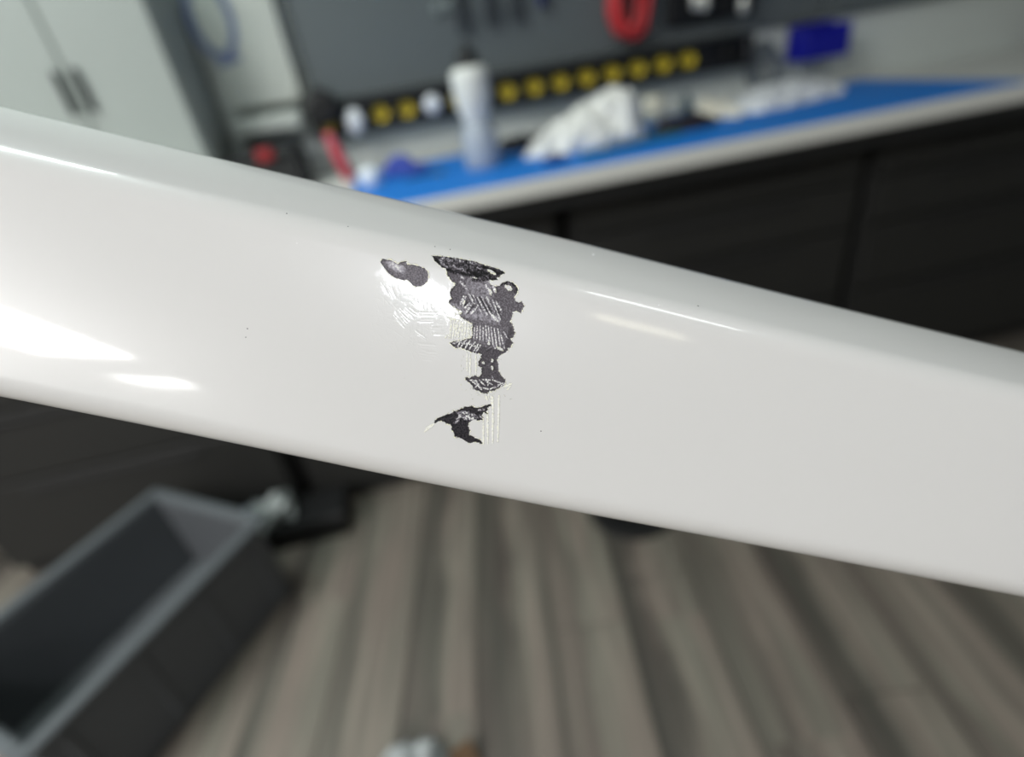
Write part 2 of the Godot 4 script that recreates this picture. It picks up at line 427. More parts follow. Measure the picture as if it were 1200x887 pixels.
func build_room() -> void:
	var wm := mat("wall_paint", 206, 212, 208, 0.85)
	var white := mat("white_paint", 138, 140, 138, 0.9)
	room_slab("wall_back", Vector3(7.0, 2.92, 0.12), 0, 1.4, -0.72, wm, "plain grey back wall seen between the power strip and the blue mat", "wall")
	room_slab("wall_front", Vector3(7.0, 2.92, 0.12), 0, 1.4, 5.26, white, "light grey wall at the far end of the room behind the camera", "wall")
	room_slab("wall_left", Vector3(0.12, 2.92, 5.86), -3.44, 1.4, 2.27, white, "light grey side wall left of the workbench", "wall")
	room_slab("wall_right", Vector3(0.12, 2.92, 5.86), 3.44, 1.4, 2.27, white, "light grey side wall right of the workbench", "wall")
	room_slab("ceiling", Vector3(7.0, 0.1, 6.1), 0, 2.85, 2.27, mat("ceiling_paint", 165, 167, 165, 0.9), "flat light grey ceiling with panel lamps", "ceiling")
	var fm := mat("floor_screed", 84, 78, 71, 0.8)
	var fl := room_slab("floor", Vector3(7.0, 0.1, 6.1), 0, -0.056, 2.27, fm, "grey-brown wood plank floor under the bicycle tube", "floor")
	# the planks that the photograph shows, each on its own: columns along z, joints staggered
	var edges := [-1.84, -1.65, -1.47, -1.285, -1.105, -0.925, -0.745, -0.562, -0.381, -0.212, -0.028, 0.154, 0.348, 0.54, 0.72, 0.9, 1.08, 1.26, 1.44, 1.62, 1.8, 1.98, 2.16, 2.34, 2.52, 2.7]
	var joints := [0.3, -0.45, -1.1, 0.1, -0.62, 0.4, -1.25, -0.3, 0.15, -0.2, -0.786, 0.32, -0.15, -0.55, 0.25, -0.9, -0.05, -0.5, 0.2]
	# the print of each column's planks: share of the width with the dark band, how dark it is
	var bands := [[0.4, 0.75], [0.3, 0.8], [0.45, 0.7], [0.3, 0.8], [0.4, 0.75], [0.35, 0.8], [0.22, 0.66], [0.3, 0.85], [0.46, 0.7], [0.5, 0.7], [0.42, 0.84], [0.34, 0.62], [0.5, 0.8], [0.4, 0.68], [0.3, 0.8], [0.45, 0.75], [0.4, 0.8], [0.4, 0.75], [0.3, 0.8]]
	var pm := []
	for k in bands.size():
		pm.append(plank_material(k, bands[k][0], bands[k][1]))
	var inv := fl.transform.affine_inverse()
	for k in edges.size() - 1:
		var x0: float = edges[k]
		var x1: float = edges[k + 1]
		var z: float = joints[k % joints.size()]
		while z > -1.7:
			z -= 1.22
		var zz := z
		var i := 0
		while zz < 0.5:
			var z0 := maxf(zz, -1.68)
			var z1 := minf(zz + 1.22, 0.6)
			if z1 - z0 > 0.05:
				var st := new_st()
				add_plank(st, x1 - x0 - 0.0016, z1 - z0 - 0.0016, 0.13 * ((k * 3 + i * 5) % 7))
				var o := part("plank", st, pm[k % pm.size()], fl)
				o.transform = inv * Transform3D(Basis.IDENTITY, Vector3((x0 + x1) / 2, -0.003, (z0 + z1) / 2))
			zz += 1.22
			i += 1


# ------------------------------------------------------------------ the tube
# The tube's section as a chain of arcs, in mm: (length, normal's angle at its end), up and down from the middle of the flat face.
const ARCS_UP := [[16.8, 6.0], [7.0, 49.0], [18.5, 58.0], [12.0, 110.0], [8.0, 150.0]]
const ARCS_DOWN := [[23.9, -8.0], [8.8, -86.0], [6.0, -98.0], [8.0, -150.0]]
const STEP := 0.1
var section_up := []
var section_down := []


func walk(arcs: Array, sign_: float) -> Array:
	var out := [Vector3(0, 0, 0)]         # y, z, angle at every STEP of arc length
	var y := 0.0
	var z := 0.0
	var ph := 0.0
	for a in arcs:
		var k := int(round(a[0] / STEP))
		for i in k:
			var p := deg_to_rad(ph + (a[1] - ph) * (i + 0.5) / k)
			y += sign_ * cos(p) * STEP
			z -= sign_ * sin(p) * STEP
			out.append(Vector3(y, z, deg_to_rad(ph + (a[1] - ph) * (i + 1.0) / k)))
		ph = a[1]
	return out


func section(t: float) -> Vector3:
	var list: Array = section_up if t >= 0.0 else section_down
	return list[mini(int(round(absf(t) / STEP)), list.size() - 1)]


func bulge(s: float) -> float:
	return 0.994 + 0.022 * exp(-pow(s / 55.0, 2.0))


func skin(s: float, t: float, lift := 0.0) -> Vector3:
	var q := section(t)
	return Vector3(s, q.x * bulge(s) + sin(q.z) * lift, q.y + cos(q.z) * lift) * MM


func indexed(verts: PackedVector3Array, norms: PackedVector3Array, cols: PackedColorArray, idx: PackedInt32Array) -> ArrayMesh:
	var map := PackedInt32Array()
	map.resize(verts.size())
	map.fill(-1)
	var v := PackedVector3Array()
	var n := PackedVector3Array()
	var c := PackedColorArray()
	var out := PackedInt32Array()
	for i in idx:
		if map[i] < 0:
			map[i] = v.size()
			v.append(verts[i])
			n.append(norms[i])
			if cols.size():
				c.append(cols[i])
		out.append(map[i])
	var arr := []
	arr.resize(Mesh.ARRAY_MAX)
	arr[Mesh.ARRAY_VERTEX] = v
	arr[Mesh.ARRAY_NORMAL] = n
	if cols.size():
		arr[Mesh.ARRAY_COLOR] = c
	arr[Mesh.ARRAY_INDEX] = out
	var m := ArrayMesh.new()
	m.add_surface_from_arrays(Mesh.PRIMITIVE_TRIANGLES, arr)
	return m


func mesh_part(called: String, m: Mesh, material: Material, parent: Node3D, label := "") -> MeshInstance3D:
	var o := MeshInstance3D.new()
	o.mesh = m
	o.material_override = material
	o.name = called
	if label != "":
		o.set_meta("label", label)
	parent.add_child(o, true)
	return o


# the damaged area, a fine grid over the face and its shoulder
const S0 := -33.0
const S1 := 2.0
const T0 := -19.5
const T1 := 22.5
const CELL := 0.1
var nu := int(round((S1 - S0) / CELL))
var nv := int(round((T1 - T0) / CELL))
var field_y := PackedFloat32Array()


# adds to a field how strongly a stroke covers each grid point: 1 on the line, 0 at its width
func stroke(field: PackedFloat32Array, l: Array, width: float, strength := 1.0) -> void:
	var a := Vector2(l[0], l[1])
	var b := Vector2(l[2], l[3])
	var i0 := clampi(int((minf(a.x, b.x) - width - S0) / CELL), 0, nu)
	var i1 := clampi(int((maxf(a.x, b.x) + width - S0) / CELL) + 1, 0, nu)
	var lo := minf(a.y, b.y) - width
	var hi := maxf(a.y, b.y) + width
	var ab := b - a
	var len2 := maxf(ab.length_squared(), 1e-9)
	for j in nv + 1:
		var y := field_y[j]
		if y < lo or y > hi:
			continue
		for i in range(i0, i1 + 1):
			var p := Vector2(S0 + i * CELL, y)
			var u := clampf((p - a).dot(ab) / len2, 0.0, 1.0)
			var w := width * (0.45 + 0.55 * sin(PI * (0.12 + 0.76 * u)))
			var d := p.distance_to(a + ab * u) / w
			if d < 1.0:
				var k := j * (nu + 1) + i
				field[k] = maxf(field[k], (1.0 - d * d) * strength)


func corners(cells: Array, first := 0) -> PackedInt32Array:
	var out := PackedInt32Array()
	for c in cells:
		var a: int = first + c
		var b: int = a + nu + 1
		out.append_array([a, b, a + 1, a + 1, b, b + 1])
	return out


func build_frame() -> void:
	section_up = walk(ARCS_UP, 1.0)
	section_down = walk(ARCS_DOWN, -1.0)
	var root := thing("bicycle_frame", "glossy off-white bicycle frame tube with chipped paint baring the dark layer below", "bicycle frame")
	root.transform = Transform3D(Basis(AX_S, AX_Y, AX_N).orthonormalized(), TUBE_AT)
	var paint := mat("white_gloss_paint", 226, 225, 222, 0.33)
	paint.metallic_specular = 0.5
	paint.clearcoat_enabled = true
	paint.clearcoat = 0.8
	paint.clearcoat_roughness = 0.06

	# -- the painted skin of the whole tube, with an opening where the fine grid goes
	var ss := [-450.0]
	while ss[-1] < S0 - 12.0:
		ss.append(ss[-1] + (18.0 if ss[-1] < -150.0 else 6.0))
	ss.append(S0)
	for k in 7:
		ss.append(S0 + (S1 - S0) * (k + 1) / 7.0)
	while ss[-1] < 444.0:
		ss.append(ss[-1] + (18.0 if ss[-1] > 150.0 else 6.0))
	var lo := -(section_down.size() - 1) * STEP
	var hi := (section_up.size() - 1) * STEP
	var ts := []
	var t := lo
	while t < hi - 0.01:
		ts.append(t)
		t += 0.5
	ts.append(hi)
	var verts := PackedVector3Array()
	var norms := PackedVector3Array()
	var idx := PackedInt32Array()
	for s in ss:
		for tt in ts:
			verts.append(skin(s, tt))
			var q := section(tt)
			norms.append(Vector3(0, sin(q.z), cos(q.z)))
	var w := ts.size()
	for i in ss.size() - 1:
		for j in w - 1:
			if ss[i] >= S0 - 0.01 and ss[i + 1] <= S1 + 0.01 and ts[j] >= T0 - 0.01 and ts[j + 1] <= T1 + 0.01:
				continue
			var a := i * w + j
			idx.append_array([a, a + 1, a + w, a + 1, a + w + 1, a + w])
	# the back of the tube closes between the two ends of the section
	for i in ss.size() - 1:
		var a := i * w + w - 1
		var b := i * w
		idx.append_array([a, b, a + w, b, b + w, a + w])

	# -- the fine grid: what is paint, bare or primer, how high it lies, what colour it has
	var n1 := FastNoiseLite.new()
	n1.seed = 3
	n1.frequency = 0.9
	n1.fractal_octaves = 3
	var n2 := FastNoiseLite.new()
	n2.seed = 11
	n2.frequency = 3.2
	n2.fractal_octaves = 2
	var n3 := FastNoiseLite.new()
	n3.seed = 5
	n3.frequency = 0.55
	n3.fractal_octaves = 4
	var count := (nu + 1) * (nv + 1)
	field_y.resize(nv + 1)
	for j in nv + 1:
		field_y[j] = section(T0 + j * CELL).x
	var empty := PackedFloat32Array()
	empty.resize(count)
	var light := empty.duplicate()
	var dark := empty.duplicate()
	var teeth := empty.duplicate()
	var swirls := empty.duplicate()
	var white := empty.duplicate()
	for l in lobe_light:
		stroke(light, l, 0.36, 1.4)
	for l in waist_light:
		stroke(light, l, 0.25, 1.4)
	for l in lens_light:
		stroke(light, l, 0.26, 2.3)
	for l in upper_light:
		stroke(light, l, 0.5, 1.1)
	for l in white_c:
		stroke(light, l, 0.4, 1.9)
	for l in lobe_dark:
		stroke(dark, l, 0.24, 1.0)
	for l in upper_dark:
		stroke(dark, l, 0.5, 1.3)
	for l in tooth:
		stroke(teeth, l, 0.36, 0.95)
	for l in tooth_left:
		stroke(teeth, l, 0.3, 0.9)
	var r2 := RandomNumberGenerator.new()
	r2.seed = 21
	for l in swirl:    # each polishing stroke is a sheaf of parallel scratches
		for c in 4:
			var o := Vector2(r2.randf_range(-0.7, 0.7), r2.randf_range(-0.7, 0.7))
			if c == 0:
				o = Vector2.ZERO
			stroke(swirls, [l[0] + o.x, l[1] + o.y, l[2] + o.x, l[3] + o.y], 0.2, 1.0 if c == 0 else 0.7)
	for k in 420:      # polishing scratches too fine to follow one by one
		var at := Vector2(r2.randf_range(-31.0, -15.0), r2.randf_range(-2.0, 13.0))
		var d := Vector2.from_angle(r2.randf() * PI) * r2.randf_range(0.4, 1.4)
		stroke(swirls, [at.x - d.x, at.y - d.y, at.x + d.x, at.y + d.y], 0.12, r2.randf_range(0.1, 0.35))
	for k in 90:       # short chips of cream primer round the rough left edge
		var at := Vector2(r2.randf_range(-15.5, -9.8), r2.randf_range(3.2, 9.6))
		if at.x > -11.0 and at.y > 8.0 or at.x < -14.5 and at.y > 7.6:
			continue
		var d := Vector2.from_angle(PI / 2 + r2.randf_range(-0.4, 0.4)) * r2.randf_range(0.1, 0.45)
		stroke(teeth, [at.x - d.x, at.y - d.y, at.x + d.x, at.y + d.y], 0.22, r2.randf_range(0.5, 1.1))
	for k in 46:       # crumbs below the lens-shaped patch
		var at := Vector2(r2.randfn(-4.6, 2.6), r2.randfn(-6.6, 0.7))
		stroke(teeth, [at.x - 0.1, at.y, at.x + 0.1, at.y + 0.06], 0.2, r2.randf_range(0.5, 1.0))
	for k in 16:
		var at := Vector2(r2.randf_range(-11.5, -7.0), r2.randf_range(-3.5, 0.8))
		stroke(teeth, [at.x, at.y - 0.15, at.x + 0.02, at.y + 0.2], 0.17, r2.randf_range(0.5, 0.9))

	var kind := PackedByteArray()
	kind.resize(count)
	var polys := [chip_a, chip_b, chip_c]
	var boxes := []
	for p in polys:
		var b := Rect2(p[0], Vector2.ZERO)
		for q in p:
			b = b.expand(q)
		boxes.append(b.grow(0.5))
	# left-over islands of paint: x, y, half sizes, turn
	var islands := [[-8.6, 19.05, 1.15, 0.34, -0.35], [-12.1, 16.9, 0.8, 0.14, 0.0], [-4.3, 16.45, 0.95, 0.5, -0.35], [-4.45, 0.4, 0.24, 0.42, 0.0], [-6.2, -0.4, 0.27, 0.27, 0.3], [-4.15, -1.1, 0.26, 0.5, 0.15],
		[-26.4, 16.75, 0.5, 0.2, -0.4], [-7.9, 14.6, 0.28, 0.7, 0.3], [-6.9, 15.2, 0.16, 0.5, 0.35], [-13.1, 11.1, 0.2, 0.55, -0.3], [-6.0, 3.8, 0.3, 0.35, 0.0], [-3.4, 3.25, 0.9, 0.28, -0.25]]
	for j in nv + 1:
		var y0 := field_y[j]
		for i in nu + 1:
			var s0 := S0 + i * CELL
			for c in 3:
				if not (boxes[c] as Rect2).has_point(Vector2(s0, y0)):
					continue
				var amp := 0.1 if c == 0 else 0.24
				var p := Vector2(s0 + n1.get_noise_2d(s0 * 2.2, y0 * 2.2) * amp, y0 + n1.get_noise_2d(s0 * 2.2 + 90.0, y0 * 2.2) * amp)
				if Geometry2D.is_point_in_polygon(p, polys[c]):
					kind[j * (nu + 1) + i] = c + 1
	for e in islands:
		for j in nv + 1:
			if absf(field_y[j] - e[1]) > 1.3:
				continue
			for i in nu + 1:
				var d := Vector2(S0 + i * CELL - e[0], field_y[j] - e[1]).rotated(-e[4])
				d += Vector2(n1.get_noise_2d(i * 0.25, j * 0.25), n1.get_noise_2d(i * 0.25, j * 0.25 + 70.0)) * 0.2
				if pow(d.x / e[2], 2.0) + pow(d.y / e[3], 2.0) < 1.0:
					kind[j * (nu + 1) + i] = 0
	# distance, in cells, from the bare patches out over the paint and from the paint into the patches
	var outward := PackedByteArray()
	outward.resize(count)
	var inward := PackedByteArray()
	inward.resize(count)
	for k in count:
		outward[k] = 0 if kind[k] > 0 else 9
		inward[k] = 0 if kind[k] == 0 else 9
	for turn in 4:
		for j in range(1, nv):
			for i in range(1, nu):
				var k := j * (nu + 1) + i
				if outward[k] == 9:
					if outward[k - 1] == turn or outward[k + 1] == turn or outward[k - nu - 1] == turn or outward[k + nu + 1] == turn:
						outward[k] = turn + 1
				if inward[k] == 9:
					if inward[k - 1] == turn or inward[k + 1] == turn or inward[k - nu - 1] == turn or inward[k + nu + 1] == turn:
						inward[k] = turn + 1
	var height := empty.duplicate()
	var cols := PackedColorArray()
	cols.resize(count)
	var bare := Color8(92, 87, 92).srgb_to_linear()
	var black := Color8(15, 15, 20).srgb_to_linear()
	var pale := Color8(190, 186, 194).srgb_to_linear()
	var cream := Color8(246, 244, 214).srgb_to_linear()
	var chalk := Color8(246, 246, 240).srgb_to_linear()
	for j in nv + 1:
		var y := field_y[j]
		for i in nu + 1:
			var k := j * (nu + 1) + i
			var s := S0 + i * CELL
			if kind[k] > 0:
				var g := 1.5 * n2.get_noise_2d(s * 0.6, y * 0.6) + 0.5 * n2.get_noise_2d(s * 1.5 + 70.0, y * 1.5)
				var big := n3.get_noise_2d(s * 1.6, y * 1.6)
				var depth := minf(inward[k], 3.0) / 3.0
				var tone := 0.0          # towards black below nought, towards pale above
				if kind[k] == 1:
					tone = 0.16 + 0.2 * g
					# the grazed upper left half of the small patch
					var d := Vector2(s + 28.6, y - 15.5).rotated(0.28)
					var near := 1.0 - pow(d.x / 2.6, 2.0) - pow(d.y / 1.05, 2.0)
					if near > 0.0:
						tone += clampf(near * 1.0 + 0.7 * big, 0.0, 0.95)
					tone -= 0.1 if inward[k] == 1 else 0.0
				elif kind[k] == 2:
					if y > 17.1:       # the dark torn band at the top
						tone = -0.5 + 0.55 * g + 0.9 * big
					elif y > 8.2:
						tone = 0.02 + 0.26 * g
						if y < 10.6 and s < -4.5:       # scuffed belt below the hatching
							tone += clampf(0.5 + 0.55 * big - absf(y - 9.3) * 0.25, 0.0, 0.7)
						if y > 13.0 and s > -13.5 and s < -7.0:
							tone += 0.28 + 0.4 * big
					elif y > 2.9:
						tone = -0.1 + 0.28 * g + (0.2 if s < -2.4 else -0.15)
					elif y > -4.0 or s > -1.0:
						tone = -0.25 + 0.42 * g
					else:
						tone = -0.38 + 0.35 * g
				else:
					tone = -0.8 + 0.3 * g
					var d := Vector2(s + 7.4, y + 12.1)
					if pow(d.x / 2.4, 2.0) + pow(d.y / 0.75, 2.0) < 1.0 + big * 1.2 and big + g * 0.5 > -0.12:
						tone += 1.0
				var grit := 1.2 * n2.get_noise_2d(s * 0.7 + 31.0, y * 0.7)
				tone += light[k] * clampf(0.62 + 1.1 * grit, 0.0, 1.1) - dark[k] * clampf(0.7 + grit, 0.0, 1.2)
				if inward[k] <= 1:
					tone -= 0.3
				tone = clampf(tone, -1.0, 1.25)
				cols[k] = bare.lerp(pale, minf(tone, 1.0)) if tone > 0.0 else bare.lerp(black, -tone)
				if tone > 1.0:
					cols[k] = cols[k].lerp(chalk, (tone - 1.0) * 4.0)
				height[k] = -0.16 * depth + 0.02 * g + 0.07 * light[k] - 0.05 * dark[k]
				if kind[k] == 2 and y > 17.0:
					height[k] += 0.06 * big
			else:
				var rim := n1.get_noise_2d(s * 1.3 + 40.0, y * 1.3)
				var lip := outward[k] <= 3
				var reach := 1.5 + 5.0 * rim
				# the lip of the primer shows widest above the small patch, left of the torn band, round the curl and along the ragged left side
				if y > 16.0 and s > -31.0 and s < -24.0 or s > -22.0 and s < -15.0 and y > 14.5 and y < 18.2 or s > -4.5 and s < 0.0 and y > 15.0 and y < 19.0 or s < -9.0 and y < 9.0 and y > -4.0:
					reach += 1.6
				if lip and outward[k] <= reach:
					kind[k] = 4
					height[k] = 0.03 * (1.0 - outward[k] / 4.0) + 0.02 * n2.get_noise_2d(s * 2.0, y * 2.0)
					cols[k] = cream.lerp(chalk, clampf(0.5 + 1.6 * n1.get_noise_2d(s * 2.0, y * 2.0 + 9.0), 0.0, 1.0))
				elif teeth[k] * (0.88 + 0.12 * sin(y * 8.5 + 2.0 * n1.get_noise_2d(s, y))) > 0.42 + 0.6 * n2.get_noise_2d(s * 1.3, y * 1.3):
					kind[k] = 4
					height[k] = 0.03 * teeth[k] + 0.025 * n2.get_noise_2d(s * 2.0, y * 2.0)
					cols[k] = cream.lerp(chalk, clampf(0.8 + n1.get_noise_2d(s * 2.0, y * 2.0), 0.0, 1.0))
				else:
					height[k] = -0.022 * swirls[k]
	# the border of the grid joins the plain skin
	var fv := PackedVector3Array()
	var fn := PackedVector3Array()
	fv.resize(count)
	fn.resize(count)
	for j in nv + 1:
		var q := section(T0 + j * CELL)
		var out_ := Vector3(0, sin(q.z), cos(q.z))
		var along := Vector3(0, cos(q.z), -sin(q.z))
		for i in nu + 1:
			var k := j * (nu + 1) + i
			if i == 0 or j == 0 or i == nu or j == nv:
				height[k] = 0.0
				fn[k] = out_
			else:
				var du := (height[k + 1] - height[k - 1]) / (2.0 * CELL)
				var dv := (height[k + nu + 1] - height[k - nu - 1]) / (2.0 * CELL)
				fn[k] = (out_ - Vector3(1, 0, 0) * du - along * dv).normalized()
			fv[k] = skin(S0 + i * CELL, T0 + j * CELL, height[k])
	var cells := [[], [], [], [], []]
	for j in nv:
		for i in nu:
			var a := j * (nu + 1) + i
			var b := a + nu + 1
			var c := kind[a]
			# a cell belongs to what most of its corners are
			if kind[a + 1] == kind[b] and kind[b] == kind[b + 1]:
				c = kind[b]
			(cells[c] as Array).append(a)
	# join the fine paint to the plain skin: one painted tube
	var first := verts.size()
	verts.append_array(fv)
	norms.append_array(fn)
	idx.append_array(corners(cells[0], first))
	mesh_part("painted_tube", indexed(verts, norms, PackedColorArray(), idx), paint, root, "glossy off-white paint with fine polishing scratches")
	var chip := mat("bare_layer", 255, 255, 255, 0.55)
	chip.vertex_color_use_as_albedo = true
	chip.metallic_specular = 0.35
	var prim := mat("primer", 255, 255, 255, 0.7)
	prim.vertex_color_use_as_albedo = true
	mesh_part("paint_chip", indexed(fv, fn, cols, corners(cells[1])), chip, root, "small oval grey chip at the upper left")
	mesh_part("paint_chip", indexed(fv, fn, cols, corners(cells[2])), chip, root, "large ragged dark chip with pale hatching and a narrow stem below")
	mesh_part("paint_chip", indexed(fv, fn, cols, corners(cells[3])), chip, root, "nearly black hook-shaped chip, lowest of the three")
	mesh_part("exposed_primer", indexed(fv, fn, cols, corners(cells[4])), prim, root, "cream primer along the chip edges and in tooth-like scrapes").set_meta("kind", "stuff")
	# specks of dust and tiny pits on the paint: s, y, size, dark or light
	for d in dust:
		var st := new_st()
		var tt := 0.0
		while section(tt).x * bulge(d[0]) < d[1] and tt < 40.0:
			tt += 0.1
		if d[1] < 0.0:
			tt = d[1]
		var q := section(tt)
		var r: float = d[2] * MM
		add_lathe(st, [Vector2(0, r * 0.5), Vector2(r * 0.6, r * 0.35), Vector2(r, 0), Vector2(0, 0)], Transform3D(Basis(Vector3.RIGHT, PI / 2 - q.z), skin(d[0], tt)), 8)
		part("dust_speck", st, mat("dust_light", 250, 250, 250, 0.4) if d[3] > 0 else mat("dust_dark", 90, 90, 88, 0.8), root)
	# the ends outside the picture: head tube and bottom bracket shell
	var st2 := new_st()
	add_lathe(st2, [Vector2(0.017, -0.075), Vector2(0.031, -0.075), Vector2(0.033, -0.06), Vector2(0.03, 0.0), Vector2(0.033, 0.06), Vector2(0.031, 0.075), Vector2(0.017, 0.075), Vector2(0.017, -0.075)], Transform3D(Basis(Vector3.BACK, 0.35), Vector3(-0.455, 0.0, -0.02)), 36)
	part("head_tube", st2, paint, root)
	st2 = new_st()
	add_lathe(st2, [Vector2(0.017, -0.04), Vector2(0.026, -0.04), Vector2(0.028, -0.036), Vector2(0.028, 0.036), Vector2(0.026, 0.04), Vector2(0.017, 0.04), Vector2(0.017, -0.04)], Transform3D(Basis(Vector3.RIGHT, PI / 2), Vector3(0.45, 0.0, -0.02)), 36)
	part("bottom_bracket_shell", st2, paint, root)


# ------------------------------------------------------------------ the workbench
func build_bench() -> void:
	var b := bench_thing("workbench", "long workbench with a pale grey worktop against the back wall, blue mat on it", "workbench", 0, 0, 0)
	var st := new_st()
	add_box(st, Vector3(4.2, 0.042, 0.735), Vector3(0.1, 0.914, -0.2875), 0.004)
	part("worktop", st, mat("worktop_laminate", 222, 223, 217, 0.5), b)
	st = new_st()
	add_box(st, Vector3(4.1, 0.05, 0.03), Vector3(0.1, 0.868, 0.02), 0.002)
	part("front_rail", st, mat("bench_steel", 40, 41, 42, 0.5), b)
	for x in [-1.93, 2.13]:
		for z in [0.0, -0.6]:
			st = new_st()
			add_box(st, Vector3(0.05, 0.893, 0.05), Vector3(x, 0.4465, z), 0.003)
			part("leg", st, mat("bench_steel", 40, 41, 42, 0.5), b)
	var black := mat("cabinet_black", 32, 32, 31, 0.6)
	var front := mat("cabinet_front", 38, 38, 36, 0.6)
	var labels := ["black drawer cabinet under the left part of the workbench, behind the dark tub", "black drawer cabinet under the middle of the workbench, below the white bottle", "black drawer cabinet under the workbench, below the white cloth bundle", "black drawer cabinet under the right part of the workbench, rightmost in view"]
	for k in 4:
		var c := bench_thing("drawer_cabinet", labels[k], "cabinet", -1.28 + k * 0.95, 0, -0.27, 0.0, "black drawer cabinets under the workbench")
		st = new_st()
		add_box(st, Vector3(0.92, 0.8, 0.42), Vector3(0, 0.44, 0), 0.004)
		part("body", st, black, c)
		st = new_st()
		add_box(st, Vector3(0.86, 0.04, 0.36), Vector3(0, 0.02, 0.025), 0.002)
		part("plinth", st, black, c)
		var y := 0.06
		for h in [0.3, 0.22, 0.14, 0.1]:
			st = new_st()
			add_box(st, Vector3(0.88, h - 0.008, 0.018), Vector3(0, y + h / 2, 0.219), 0.003)
			var d := part("drawer", st, front, c)
			st = new_st()
			add_box(st, Vector3(0.5, 0.012, 0.014), Vector3(0, y + h - 0.03, 0.235), 0.003)
			part("handle", st, mat("handle_dark", 36, 36, 36, 0.7), d)
			y += h + 0.004
	# the blue mat
	var m := bench_thing("work_mat", "bright blue work mat lying along the front of the worktop", "mat", 0.52, 0.9352, -0.24)
	st = new_st()
	add_box(st, Vector3(1.86, 0.004, 0.6), Vector3(0, 0.002, 0), 0.0015, Basis(Vector3.UP, 0.015))
	part("sheet", st, mat("mat_blue", 20, 126, 220, 0.6), m)


